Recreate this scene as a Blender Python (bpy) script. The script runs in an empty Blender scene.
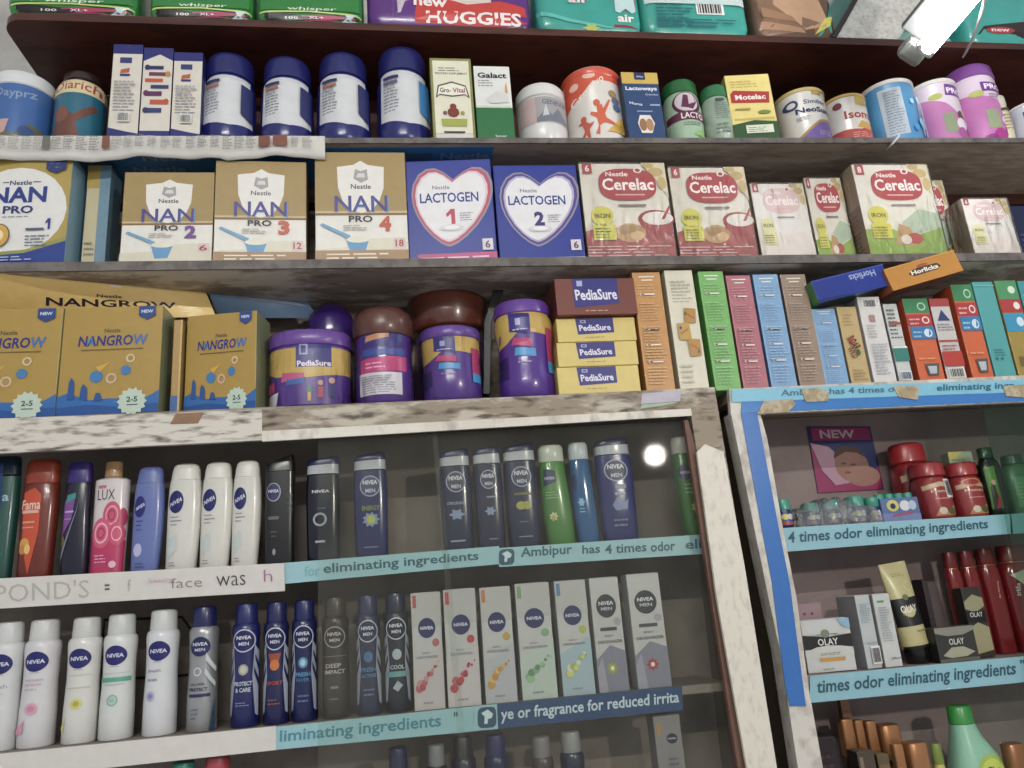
import bpy, bmesh, math, random
from mathutils import Vector, Matrix
from mathutils.geometry import tessellate_polygon
random.seed(7)
PI = math.pi
S = bpy.context.scene
COL = S.collection

# ------------------------------------------------------------------ camera
F = 776.0
CAM = Vector((0, 0, 1.5))
yaw, pitch, roll = math.radians(8.54), math.radians(15.9), math.radians(-4.48)
fw = Vector((math.sin(yaw)*math.cos(pitch), math.cos(yaw)*math.cos(pitch), math.sin(pitch)))
r0 = Vector((math.cos(yaw), -math.sin(yaw), 0))
u0 = r0.cross(fw)
rt = r0*math.cos(roll) + u0*math.sin(roll)
up = -r0*math.sin(roll) + u0*math.cos(roll)
cd = bpy.data.cameras.new('camera')
cam = bpy.data.objects.new('camera', cd)
COL.objects.link(cam)
M = Matrix((rt, up, -fw)).transposed().to_4x4()
M.translation = CAM
cam.matrix_world = M
cd.sensor_width = 36
cd.lens = F/1024*36
cd.clip_start = 0.02
S.camera = cam


def P(x, y, Y):
    d = (x-512)*rt - (y-384)*up + F*fw
    return CAM + d*(Y/d.y)


def proj(p):
    q = p - CAM
    k = F/q.dot(fw)
    return 512 + q.dot(rt)*k, 384 - q.dot(up)*k


def zat(X, Y, yp):
    c = (384-yp)/F
    n = up - c*fw
    return CAM.z - (X*n.x + Y*n.y)/n.z


# ------------------------------------------------------------------ materials
def lin(c):
    return c/12.92 if c <= 0.04045 else ((c+0.055)/1.055)**2.4


def hexc(h):
    return tuple(lin(int(h[i:i+2], 16)/255) for i in (0, 2, 4)) + (1,)


def ink(h):
    """printing ink on card or plastic: a little less saturated than pure screen colour"""
    c = [v**1.13*1.02 for v in hexc(h)[:3]]
    g = .3*c[0] + .59*c[1] + .11*c[2]
    return tuple(g + (v-g)*.84 for v in c)


MC = {}


def mat(h, rough=.4, metal=0.0, var=.06, coat=0.0, bump=0.0, scale=60, trans=0.0):
    key = (h, rough, metal, var, coat, bump, scale, trans)
    if key in MC:
        return MC[key]
    m = bpy.data.materials.new('print_' + h)
    m.use_nodes = True
    nt = m.node_tree
    b = nt.nodes['Principled BSDF']
    b.inputs['Roughness'].default_value = rough
    b.inputs['Metallic'].default_value = metal
    b.inputs['Coat Weight'].default_value = coat
    b.inputs['Coat Roughness'].default_value = .12
    b.inputs['Transmission Weight'].default_value = trans
    tc = nt.nodes.new('ShaderNodeTexCoord')
    no = nt.nodes.new('ShaderNodeTexNoise')
    no.inputs['Scale'].default_value = scale
    no.inputs['Detail'].default_value = 3
    nt.links.new(tc.outputs['Object'], no.inputs['Vector'])
    mr = nt.nodes.new('ShaderNodeMapRange')
    mr.inputs['To Min'].default_value = 1-var*2
    mr.inputs['To Max'].default_value = 1+var
    nt.links.new(no.outputs['Fac'], mr.inputs['Value'])
    mx = nt.nodes.new('ShaderNodeVectorMath')
    mx.operation = 'SCALE'
    mx.inputs[0].default_value = ink(h)
    nt.links.new(mr.outputs['Result'], mx.inputs['Scale'])
    nt.links.new(mx.outputs['Vector'], b.inputs['Base Color'])
    if bump:
        bp = nt.nodes.new('ShaderNodeBump')
        bp.inputs['Strength'].default_value = bump
        bp.inputs['Distance'].default_value = .004
        nt.links.new(no.outputs['Fac'], bp.inputs['Height'])
        nt.links.new(bp.outputs['Normal'], b.inputs['Normal'])
    MC[key] = m
    return m


def worn(name, base, patch, dirt, thr=.5, scale=14, stretch=(1, 1, 1), rough=.65, dirt_amt=.5, bump=.3):
    """two-tone paint over wood with dark dirt streaks"""
    m = bpy.data.materials.new(name)
    m.use_nodes = True
    nt = m.node_tree
    b = nt.nodes['Principled BSDF']
    b.inputs['Roughness'].default_value = rough
    tc = nt.nodes.new('ShaderNodeTexCoord')
    mp = nt.nodes.new('ShaderNodeMapping')
    mp.inputs['Scale'].default_value = stretch
    nt.links.new(tc.outputs['Object'], mp.inputs['Vector'])
    n1 = nt.nodes.new('ShaderNodeTexNoise')
    n1.inputs['Scale'].default_value = scale
    n1.inputs['Detail'].default_value = 8
    n1.inputs['Roughness'].default_value = .65
    nt.links.new(mp.outputs['Vector'], n1.inputs['Vector'])
    r1 = nt.nodes.new('ShaderNodeValToRGB')
    r1.color_ramp.elements[0].position = thr-.04
    r1.color_ramp.elements[1].position = thr+.04
    r1.color_ramp.elements[0].color = hexc(base)
    r1.color_ramp.elements[1].color = hexc(patch)
    nt.links.new(n1.outputs['Fac'], r1.inputs['Fac'])
    n2 = nt.nodes.new('ShaderNodeTexNoise')
    n2.inputs['Scale'].default_value = scale*3.1
    n2.inputs['Detail'].default_value = 6
    nt.links.new(mp.outputs['Vector'], n2.inputs['Vector'])
    r2 = nt.nodes.new('ShaderNodeValToRGB')
    r2.color_ramp.elements[0].position = .5
    r2.color_ramp.elements[1].position = .68
    r2.color_ramp.elements[0].color = (0, 0, 0, 1)
    r2.color_ramp.elements[1].color = (dirt_amt,)*3 + (1,)
    nt.links.new(n2.outputs['Fac'], r2.inputs['Fac'])
    mx = nt.nodes.new('ShaderNodeMix')
    mx.data_type = 'RGBA'
    nt.links.new(r2.outputs['Color'], mx.inputs['Factor'])
    nt.links.new(r1.outputs['Color'], mx.inputs['A'])
    mx.inputs['B'].default_value = hexc(dirt)
    nt.links.new(mx.outputs['Result'], b.inputs['Base Color'])
    bp = nt.nodes.new('ShaderNodeBump')
    bp.inputs['Strength'].default_value = bump
    bp.inputs['Distance'].default_value = .003
    nt.links.new(n1.outputs['Fac'], bp.inputs['Height'])
    nt.links.new(bp.outputs['Normal'], b.inputs['Normal'])
    return m


def film(name, tint, dust=.08, gloss=.12, bump=.0, scale=30, dustcol='B8B8B0', rough=.04):
    """clear sheet: see-through, with a Fresnel gloss and a thin layer of dust"""
    m = bpy.data.materials.new(name)
    m.use_nodes = True
    nt = m.node_tree
    nt.nodes.remove(nt.nodes['Principled BSDF'])
    out = nt.nodes['Material Output']
    tr = nt.nodes.new('ShaderNodeBsdfTransparent')
    tr.inputs['Color'].default_value = hexc(tint)
    df = nt.nodes.new('ShaderNodeBsdfDiffuse')
    df.inputs['Color'].default_value = hexc(dustcol)
    gl = nt.nodes.new('ShaderNodeBsdfGlossy')
    gl.inputs['Roughness'].default_value = rough
    no = nt.nodes.new('ShaderNodeTexNoise')
    no.inputs['Scale'].default_value = scale
    no.inputs['Detail'].default_value = 4
    tc = nt.nodes.new('ShaderNodeTexCoord')
    nt.links.new(tc.outputs['Object'], no.inputs['Vector'])
    mr = nt.nodes.new('ShaderNodeMapRange')
    mr.inputs['From Min'].default_value = .3
    mr.inputs['From Max'].default_value = .75
    mr.inputs['To Min'].default_value = dust*.5
    mr.inputs['To Max'].default_value = dust*1.6
    nt.links.new(no.outputs['Fac'], mr.inputs['Value'])
    m1 = nt.nodes.new('ShaderNodeMixShader')
    nt.links.new(mr.outputs['Result'], m1.inputs['Fac'])
    nt.links.new(tr.outputs['BSDF'], m1.inputs[1])
    nt.links.new(df.outputs['BSDF'], m1.inputs[2])
    fr = nt.nodes.new('ShaderNodeLayerWeight')
    fr.inputs['Blend'].default_value = gloss
    m2 = nt.nodes.new('ShaderNodeMixShader')
    nt.links.new(fr.outputs['Fresnel'], m2.inputs['Fac'])
    nt.links.new(m1.outputs['Shader'], m2.inputs[1])
    nt.links.new(gl.outputs['BSDF'], m2.inputs[2])
    if bump:
        mp = nt.nodes.new('ShaderNodeMapping')
        mp.inputs['Scale'].default_value = (1, 1, .35)
        mp.inputs['Rotation'].default_value = (0, .5, 0)
        nt.links.new(tc.outputs['Object'], mp.inputs['Vector'])
        n3 = nt.nodes.new('ShaderNodeTexNoise')
        n3.inputs['Scale'].default_value = scale*1.5
        n3.inputs['Distortion'].default_value = 1.2
        nt.links.new(mp.outputs['Vector'], n3.inputs['Vector'])
        bp = nt.nodes.new('ShaderNodeBump')
        bp.inputs['Strength'].default_value = bump
        bp.inputs['Distance'].default_value = .01
        nt.links.new(n3.outputs['Fac'], bp.inputs['Height'])
        nt.links.new(bp.outputs['Normal'], gl.inputs['Normal'])
        nt.links.new(bp.outputs['Normal'], fr.inputs['Normal'])
    nt.links.new(m2.outputs['Shader'], out.inputs['Surface'])
    return m


def emit(name, h, s):
    m = bpy.data.materials.new(name)
    m.use_nodes = True
    b = m.node_tree.nodes['Principled BSDF']
    b.inputs['Base Color'].default_value = (.8, .8, .8, 1)
    b.inputs['Emission Color'].default_value = hexc(h)
    b.inputs['Emission Strength'].default_value = s
    return m


DARKWOOD = worn('dark_brown_varnished_wood', '4E281E', '40201A', '1E0E0B', .5, 5, (1, 3, 6), .4, .5, .1)
GREYWOOD = worn('weathered_brown_wood', '9A8A7C', 'AE9F92', '64564C', .52, 7, (1, 4, 4), .7, .45, .2)
PEELWOOD = worn('peeling_white_paint_on_wood', '94877A', 'D0C8BC', '5C5047', .50, 6, (1, 2.4, 3), .7, .5, .3)
WORNWHITE = worn('worn_white_paint', 'CFC9BF', 'A0948A', '43372E', .60, 18, (.45, 1, 2.2), .55, .9, .3)
CLEANWHITE = worn('scuffed_white_paint', 'D8D2C8', 'CFC8BD', '5A4A3E', .5, 13, (1, 1, .5), .5, .45, .2)
BEIGEWORN = worn('bare_beige_wood', '958878', 'BDB4A7', '463A30', .54, 14, (.55, 1, 2), .7, .9, .3)
EDGE = worn('grey_plank_edge', '5E5855', '6F6864', '2E2A28', .5, 20, (1, 1, 1), .6, .5, .2)
INTER = worn('cabinet_inner_laminate', '82786F', '8C8279', '4F463F', .5, 6, (1, 1, 1), .6, .25, .05)
INTERR = worn('mauve_cabinet_laminate', '8C7C79', '948481', '5E504E', .5, 6, (1, 1, 1), .6, .2, .05)
PLASTER = worn('white_plaster', 'BDBAB6', 'B2AEAA', '8A857F', .5, 5, (1, 1, 1), .8, .3, .1)
GLASS = film('dusty_cabinet_glass', 'FBFCFA', .04, .09, 0, 9, 'B4B2AA')
GLASS2 = film('greenish_cabinet_glass', 'E2EDE7', .04, .1, 0, 9, '8E9A92')
WRAP = film('crinkled_plastic_wrap', 'FFFFFF', .05, .26, 1, 26, 'F4F4F4', .2)
WRAPB = film('crumpled_clear_bag', 'F0F4F6', .16, .35, 1, 60, 'D8E0E4', .15)
WRAPC = film('clear_shrink_wrap', 'FFFFFF', .01, .10, .8, 40, 'E8E8E8', .1)
NEWS = None


# ------------------------------------------------------------------ mesh helpers
def link_mesh(name, bm, mats, parent=None, smooth=None, loc=None):
    me = bpy.data.meshes.new(name)
    bm.normal_update()
    bm.to_mesh(me)
    bm.free()
    for m in (mats if isinstance(mats, (list, tuple)) else [mats]):
        me.materials.append(m)
    if smooth:
        me.polygons.foreach_set('use_smooth', [True]*len(me.polygons))
        me.set_sharp_from_angle(angle=math.radians(smooth))
    o = bpy.data.objects.new(name, me)
    COL.objects.link(o)
    if parent:
        o.parent = parent
    if loc is not None:
        o.location = loc
    return o


def tag(o, label, cat, group=None):
    o['label'] = label
    o['category'] = cat
    if group:
        o['group'] = group
    return o


def empty(name, loc, rz=0, ry=0, rx=0):
    o = bpy.data.objects.new(name, None)
    o.empty_display_size = .03
    COL.objects.link(o)
    o.rotation_euler = (rx, ry, rz)
    o.location = loc
    return o


def quadbox(bm, pts, thick, mi=0):
    """prism: front outline pts (list of Vector), extruded along +Y by thick"""
    f = [bm.verts.new(p) for p in pts]
    b = [bm.verts.new(Vector(p) + Vector((0, thick, 0))) for p in pts]
    n = len(pts)
    fs = [bm.faces.new(f), bm.faces.new(b[::-1])]
    for i in range(n):
        fs.append(bm.faces.new((f[i], b[i], b[(i+1) % n], f[(i+1) % n])))
    for q in fs:
        q.material_index = mi
    bmesh.ops.recalc_face_normals(bm, faces=fs)


def box(bm, x0, x1, y0, y1, z0, z1, bev=0, mi=0):
    vs = [bm.verts.new((x, y, z)) for x in (x0, x1) for y in (y0, y1) for z in (z0, z1)]
    idx = [(0, 1, 3, 2), (4, 6, 7, 5), (0, 4, 5, 1), (2, 3, 7, 6), (0, 2, 6, 4), (1, 5, 7, 3)]
    fs = [bm.faces.new([vs[i] for i in q]) for q in idx]
    for q in fs:
        q.material_index = mi
    if bev:
        es = list({e for q in fs for e in q.edges})
        bmesh.ops.bevel(bm, geom=es, offset=bev, segments=2, profile=.5, affect='EDGES')


def tube(bm, pts, r, n=10, caps=True):
    rings = []
    pts = [Vector(p) for p in pts]
    for i, p in enumerate(pts):
        d = (pts[min(i+1, len(pts)-1)] - pts[max(i-1, 0)]).normalized()
        a = d.orthogonal().normalized() if i == 0 else (pa - d*pa.dot(d)).normalized()
        pa = a
        c = d.cross(a)
        rings.append([bm.verts.new(p + (a*math.cos(2*PI*k/n) + c*math.sin(2*PI*k/n))*r) for k in range(n)])
    for i in range(len(rings)-1):
        for k in range(n):
            bm.faces.new((rings[i][k], rings[i][(k+1) % n], rings[i+1][(k+1) % n], rings[i+1][k]))
    if caps:
        bm.faces.new(rings[0][::-1])
        bm.faces.new(rings[-1])


def sect(secs, t):
    """interpolate sections (t, w, d, n, xoff)"""
    if t <= secs[0][0]:
        return secs[0][1:]
    for a, b in zip(secs, secs[1:]):
        if t <= b[0]:
            k = (t-a[0])/max(1e-9, b[0]-a[0])
            return tuple(a[i]*(1-k) + b[i]*k for i in range(1, 5))
    return secs[-1][1:]


def norm_secs(secs):
    out = []
    for s in secs:
        s = list(s)
        while len(s) < 5:
            s.append([0, 1, 1, 2, 0][len(s)])
        out.append(tuple(s))
    return out


def loft(bm, secs, hw, hd, H, infl=0, n=36, mi=0, caps=True, slant=None):
    rings = []
    for (t, w, d, e, xo) in secs:
        ring = []
        for k in range(n):
            a = 2*PI*k/n
            c, s = math.cos(a), math.sin(a)
            x = math.copysign(abs(c)**(2/e), c)*(hw*w+infl) + xo*hw
            y = math.copysign(abs(s)**(2/e), s)*(hd*d+infl)
            z = t*H
            if slant and t > slant[0]:
                z += slant[1]*H*(x/hw)*(t-slant[0])/(1-slant[0])
            ring.append(bm.verts.new((x, y, z)))
        rings.append(ring)
    for i in range(len(rings)-1):
        for k in range(n):
            f = bm.faces.new((rings[i][k], rings[i][(k+1) % n], rings[i+1][(k+1) % n], rings[i+1][k]))
            f.material_index = mi
    if caps:
        bm.faces.new(rings[0][::-1]).material_index = mi
        bm.faces.new(rings[-1]).material_index = mi


# ------------------------------------------------------------------ lettering
TC = {}


def text2d(s, bold=.0):
    """list of triangles of a word, normalised to the unit square"""
    key = (s, bold)
    if key in TC:
        return TC[key]
    cu = bpy.data.curves.new('lettering', 'FONT')
    cu.body = s
    cu.resolution_u = 2
    cu.offset = bold
    ob = bpy.data.objects.new('lettering', cu)
    COL.objects.link(ob)
    dg = bpy.context.evaluated_depsgraph_get()
    me = bpy.data.meshes.new_from_object(ob.evaluated_get(dg))
    vs = [(v.co.x, v.co.y) for v in me.vertices]
    tris = [tuple(p.vertices) for p in me.polygons]
    bpy.data.objects.remove(ob)
    bpy.data.curves.remove(cu)
    bpy.data.meshes.remove(me)
    x0 = min(v[0] for v in vs); x1 = max(v[0] for v in vs)
    y0 = min(v[1] for v in vs); y1 = max(v[1] for v in vs)
    vs = [((v[0]-x0)/(x1-x0), (v[1]-y0)/(y1-y0)) for v in vs]
    TC[key] = (vs, tris, (x1-x0)/(y1-y0))
    return TC[key]


def poly_tris(pts):
    t = tessellate_polygon([[Vector((p[0], p[1], 0)) for p in pts]])
    return [tuple(q) for q in t]


def shape(op):
    """returns (verts2d, faces, colour, is_text); coordinates are fractions of item width/height"""
    k = op[0]
    if k == 'r':
        _, a, b, c, d, col = op[:6]
        return [(a, b), (c, b), (c, d), (a, d)], [(0, 1, 2, 3)], col, False
    if k == 'p':
        pts = op[1]
        return list(pts), poly_tris(pts), op[2], False
    if k in ('e', 'g'):      # ellipse, ring
        _, u, v, ru, rv, col = op[:6]
        n = op[7] if len(op) > 7 else 24
        a0 = [(u+ru*math.cos(2*PI*i/n), v+rv*math.sin(2*PI*i/n)) for i in range(n)]
        if k == 'e':
            return a0 + [(u, v)], [(i, (i+1) % n, n) for i in range(n)], col, False
        q = op[6]
        a1 = [(u+ru*q*math.cos(2*PI*i/n), v+rv*q*math.sin(2*PI*i/n)) for i in range(n)]
        return a0+a1, [(i, (i+1) % n, n+(i+1) % n, n+i) for i in range(n)], col, False
    if k == 't':
        _, s, u, v, w, h, col = op[:7]
        o = op[7] if len(op) > 7 else {}
        vs, tr, asp = text2d(s, o.get('b', .015))
        sh = o.get('sh', 0)
        out = []
        a = math.radians(o.get('rot', 0))
        for x, y in vs:
            X = (x-.5)*w + sh*(y-.5)*h
            Y = (y-.5)*h + o.get('arc', 0)*(1-(2*x-1)**2)
            if a:
                q = o.get('asp', 1)     # height/width of the item
                X, Y = X*math.cos(a) - Y*q*math.sin(a), (X*math.sin(a)/q + Y*math.cos(a))
            out.append((u+X, v+Y))
        return out, tr, col, True
    raise ValueError(k)


def expand(ops):
    out = []
    for op in ops:
        if op[0] == 'lines':      # rows of unreadably small print
            _, a, b, c, d, n, col = op[:7]
            rnd = random.Random(n*7+int(a*100))
            st = (d-b)/n
            for i in range(n):
                y = b + i*st
                e = c - (c-a)*rnd.random()*.35
                x = a
                while x < e-(c-a)*.06:
                    x2 = min(e, x + (c-a)*rnd.uniform(.12, .4))
                    out.append(('r', x, y, x2, y+st*.38, col))
                    x = x2 + (c-a)*.05
        elif op[0] == 'bars':      # barcode
            _, a, b, c, d, col = op[:6]
            out.append(('r', a, b, c, d, 'E8E6E2'))
            rnd = random.Random(3)
            x = a+(c-a)*.06
            while x < c-(c-a)*.1:
                w = (c-a)*rnd.choice((.03, .05, .07))
                out.append(('r', x, b+(d-b)*.1, x+w, b+(d-b)*.9, col))
                x += w + (c-a)*rnd.choice((.03, .04))
        else:
            out.append(op)
    return out


def decals(ops, root, W, H, surf, curved, rough=.35, metalcols=(), pname='printed_label', tname='lettering', knots=()):
    groups = {False: (bmesh.new(), []), True: (bmesh.new(), [])}
    ops = expand(ops)
    for li, op in enumerate(ops):
        vs, fs, col, ist = shape(op)
        bm, cols = groups[ist]
        if col not in cols:
            cols.append(col)
        mi = cols.index(col)
        pts = [((u-.5)*W, v*H) for u, v in vs]
        eps = .0003 + .00010*min(li, 34)
        if curved:
            tb = bmesh.new()
            bv = [tb.verts.new((x, 0, z)) for x, z in pts]
            for f in fs:
                try:
                    tb.faces.new([bv[i] for i in f])
                except ValueError:
                    pass
            x0 = min(p[0] for p in pts); x1 = max(p[0] for p in pts)
            z0 = min(p[1] for p in pts); z1 = max(p[1] for p in pts)
            step = W/26
            x = math.ceil(x0/step)*step
            while x < x1:
                bmesh.ops.bisect_plane(tb, geom=list(tb.verts)+list(tb.edges)+list(tb.faces), plane_co=(x, 0, 0), plane_no=(1, 0, 0))
                x += step
            for kz in knots:
                if z0 < kz*H < z1:
                    bmesh.ops.bisect_plane(tb, geom=list(tb.verts)+list(tb.edges)+list(tb.faces), plane_co=(0, 0, kz*H), plane_no=(0, 0, 1))
            tb.verts.index_update()
            pp = [(v.co.x, v.co.z) for v in tb.verts]
            ff = [[v.index for v in f.verts] for f in tb.faces]
            tb.free()
        else:
            pp, ff = pts, fs
        nv = [bm.verts.new(surf(x, z, eps)) for x, z in pp]
        for f in ff:
            try:
                q = bm.faces.new([nv[i] for i in f])
                q.material_index = mi
            except ValueError:
                pass
    res = []
    for ist, (bm, cols) in groups.items():
        if not cols:
            bm.free()
            continue
        for f in bm.faces:
            f.normal_update()
            if f.normal.y > 0:
                f.normal_flip()
        ms = [mat(c, rough if c not in metalcols else .3, 0 if c not in metalcols else .7) for c in cols]
        res.append(link_mesh(tname if ist else pname, bm, ms, root))
    return res


# ------------------------------------------------------------------ shelves as level lines
class Shelf:
    def __init__(s, a, b, Y, yi):
        A, B = P(a[0], a[1], Y), P(b[0], b[1], Y)
        s.A, s.B, s.Y, s.yi = A, B, Y, yi
        s.k = (B.z-A.z)/(B.x-A.x)

    def z(s, X):
        return s.A.z + s.k*(X-s.A.x)


YF = 1.15
SH0 = Shelf((100, 15), (1000, 43), YF, YF+.004)
SH1 = Shelf((330, 138), (1000, 138), YF, YF+.008)
SH2 = Shelf((30, 262.5), (1000, 253), YF, YF+.008)
SH3 = Shelf((0, 417), (700, 387.5), YF, YF+.01)
SH3R = Shelf((740, 388.5), (1010, 376), YF, YF+.01)
SHA = Shelf((0, 584), (700, 535.5), YF+.035, YF+.045)
SHB = Shelf((0, 753), (680, 686.5), YF+.035, YF+.045)
SHC = Shelf((785, 528), (1010, 515), YF+.035, YF+.045)
SHD = Shelf((812, 675), (1020, 658), YF+.035, YF+.045)


def locate(xl, xr, yt, sh, depth, setback=0, z0=None, asp_round=None):
    """xl,xr: edges at mid height, yt: top; returns base centre, width, height"""
    Yf = sh.yi + setback
    Yc = Yf
    ym = yt+40
    d = depth
    for _ in range(6):
        if asp_round:
            d = (P(xr, ym, Yc).x - P(xl, ym, Yc).x)*asp_round
            Yc = Yf + d/2
        a, b = P(xl, ym, Yc), P(xr, ym, Yc)
        X, W = (a.x+b.x)/2, b.x-a.x
        zb = sh.z(X) if z0 is None else z0
        yb = proj(Vector((X, Yf, zb)))[1]
        ym = (yt+yb)/2
    zt = zat(X, Yf, yt)
    return X, Yf, zb, W, zt-zb, d


def carton(name, xl, xr, yt, sh, depth, cols, ops, label, cat='box', group=None, setback=0, rz=0, z0=None,
           rough=.38, wrap=None, ry=0, sideops=None, crumple=0):
    """printed cardboard carton; cols = front, side, top"""
    X, Yf, zb, W, H, _ = locate(xl, xr, yt, sh, depth, setback, z0)
    W = W/max(.3, math.cos(math.radians(rz))) - .0006
    sx = 0
    root = empty(name, (X, Yf+depth/2, zb+.0005+(abs(sh.k)*W/2 if z0 is None else 0)), math.radians(rz), math.radians(ry))
    bm = bmesh.new()
    box(bm, -W/2, W/2, -depth/2, depth/2, 0, H, .0012)
    for f in bm.faces:
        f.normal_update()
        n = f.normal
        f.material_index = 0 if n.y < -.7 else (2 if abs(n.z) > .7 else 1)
    # glue-flap seam on the top
    link_mesh('carton', bm, [mat(c, rough) for c in cols], root)
    tb = bmesh.new()
    box(tb, -W/2+.003, W/2-.003, -depth/2+.004, depth/2-.004, H-.0002, H+.0006)
    link_mesh('top_flap', tb, mat(cols[2], .5), root)
    decals(ops, root, W, H, lambda x, z, e: Vector((x, -depth/2-e, z)), 0, rough)
    if sideops:      # left side face
        decals(sideops, root, depth, H, lambda x, z, e: Vector((-W/2-e, -x, z)), 0, rough, pname='side_panel', tname='side_lettering')
    if wrap:
        wb = bmesh.new()
        box(wb, -W/2-.002, W/2+.002, -depth/2-.004, depth/2+.002, .0005, H+.002, .004)
        link_mesh('plastic_wrap', wb, wrap, root, 30)
    tag(root, label, cat, group)
    return root


def vessel(name, xl, xr, yt, sh, body, cap, bodycol, capcol, ops, label, cat='bottle', group=None, setback=0,
           dr=.55, z0=None, rough=.3, coat=.3, bands=(), caprough=.35, slant=None, wrap=None, rz=0, metal=0,
           capmetal=0, capname='cap', curved=1, extra=None, trans=0, n=36):
    """bottle, can, jar or tin; body/cap are lists of sections (t, width, depth, squareness, x offset)"""
    X, Yf, zb, W, H, D = locate(xl, xr, yt, sh, 0, setback, z0, dr)
    W -= .0008
    root = empty(name, (X, Yf+D/2, zb+.0005+abs(sh.k)*W/2), math.radians(rz))
    body = norm_secs(body)
    hw, hd = W/2, D/2
    bm = bmesh.new()
    loft(bm, body, hw, hd, H, n=n, slant=None)
    link_mesh('body', bm, mat(bodycol, rough, metal, .04, coat, trans=trans), root, 40)
    if cap:
        cap = norm_secs(cap)
        bm = bmesh.new()
        loft(bm, cap, hw, hd, H, n=n, slant=slant)
        link_mesh(capname, bm, mat(capcol, caprough, capmetal, .04, .2), root, 40)

    def surf(x, z, e):
        t = z/H
        w, d, q, xo = sect(body, t)
        a, b = hw*w+e, hd*d+e
        xx = max(-.985, min(.985, (x-xo*hw)/a))
        return Vector((xx*a+xo*hw, -b*(1-abs(xx)**q)**(1/q), z))
    if bands:
        bm = bmesh.new()
        ms = []
        for j, bd in enumerate(bands):
            t0, t1, col = bd[:3]
            ts = [t0] + [s[0] for s in body if t0 < s[0] < t1] + [t1]
            ss = [(t,)+sect(body, t) for t in ts]
            ms.append(mat(col, bd[3] if len(bd) > 3 else rough, bd[4] if len(bd) > 4 else 0, .05, coat))
            loft(bm, ss, hw, hd, H, infl=.0002+.00005*j, n=n, mi=j, caps=False)
        link_mesh('label_sleeve', bm, ms, root, 40)
    if ops:
        off = .0002 + .00005*len(bands)
        decals(ops, root, W, H, lambda x, z, e: surf(x, z, e+off), curved, .35, knots=[q[0] for q in body])
    if extra:
        extra(root, hw, hd, H, surf)
    if wrap:
        bm = bmesh.new()
        allsec = body + ([s for s in cap if s[0] > body[-1][0]] if cap else [])
        loft(bm, allsec, hw, hd, H, infl=.0018, n=n)
        link_mesh('plastic_wrap', bm, wrap, root, 60)
    tag(root, label, cat, group)
    return root


# ------------------------------------------------------------------ profile library (t, w, d, n, xo)
def rnd_cap(t0, t1, w, d, e=2, dome=.12, w1=None):
    w1 = w1 or w
    h = t1-t0
    return [(t0, w, d, e), (t1-h*dome, w1, d*w1/w, e), (t1-h*dome*.3, w1*.97, d*.97*w1/w, e), (t1, w1*.88, d*.88*w1/w, e)]


CAN = [(0, .93, .93, 2), (.015, 1, 1, 2), (.03, .97, .97, 2), (.05, .98, .98, 2), (.94, .98, .98, 2), (.955, 1, 1, 2), (.985, 1, 1, 2), (1, .97, .97, 2)]
LOTION = [(0, .88, .84, 2.6, -.10), (.02, .94, .9, 2.6, -.10), (.2, 1, .95, 2.6, -.05), (.4, 1.05, .98, 2.6, 0), (.6, 1.07, 1, 2.6, .02), (.75, 1.03, .97, 2.6, .02), (.84, .97, .95, 2.6, .02)]
LOTIONCAP = [(.842, .94, .94, 2.6, .02), (.93, .88, .88, 2.6, .04), (.975, .8, .82, 2.6, .05), (.99, .7, .7, 2.6, .05), (1, .5, .5, 2.5, .05)]
GEL = [(0, .88, .84, 3), (.02, .93, .9, 3), (.3, .97, .97, 3), (.6, 1, 1, 3), (.83, .96, .9, 3), (.835, .95, .9, 3)]
GELCAP = [(.85, .95, .9, 3), (.97, .9, .82, 3), (.985, .87, .78, 3), (1, .82, .7, 3)]
DEO = [(0, .94, .94, 2), (.012, 1, 1, 2), (.25, 1, 1, 2), (.5, .93, .93, 2), (.66, .95, .95, 2), (.77, 1, 1, 2), (.81, .97, .97, 2), (.83, .86, .86, 2)]
DEOCAP = [(.83, .8, .8, 2), (.84, .82, .82, 2), (.975, .78, .78, 2), (.99, .74, .74, 2), (1, .6, .6, 2)]
SUPP = [(0, .8, .8, 2), (.02, .9, .9, 2), (.07, .98, .98, 2), (.16, 1, 1, 2), (.5, 1, 1, 2), (.66, .97, .97, 2), (.73, .86, .86, 2), (.76, .84, .84, 2)]
SUPPCAP = [(.745, .86, .86, 2), (.75, .9, .9, 2), (.93, .9, .9, 2), (.975, .84, .84, 2), (1, .68, .68, 2)]


# ================================================================== SETTING
XL = P(-330, 400, YF).x
XR = P(1330, 400, YF).x


def slab(bm, X0, X1, Y0, Y1, line, th, mi=0, drop=0):
    vs = []
    for X in (X0, X1):
        for Y in (Y0, Y1):
            for k in (0, 1):
                vs.append(bm.verts.new((X, Y, line(X)-drop-th*(1-k))))
    for q in [(0, 1, 3, 2), (4, 6, 7, 5), (0, 4, 5, 1), (2, 3, 7, 6), (0, 2, 6, 4), (1, 5, 7, 3)]:
        f = bm.faces.new([vs[i] for i in q])
        f.material_index = mi
        f.normal_update()


def structure(o):
    o['kind'] = 'structure'
    return o


def plain(name, X0, X1, Y0, Y1, Z0, Z1, m, parent=None, bev=0):
    bm = bmesh.new()
    box(bm, X0, X1, Y0, Y1, Z0, Z1, bev)
    return link_mesh(name, bm, m, parent)


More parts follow.
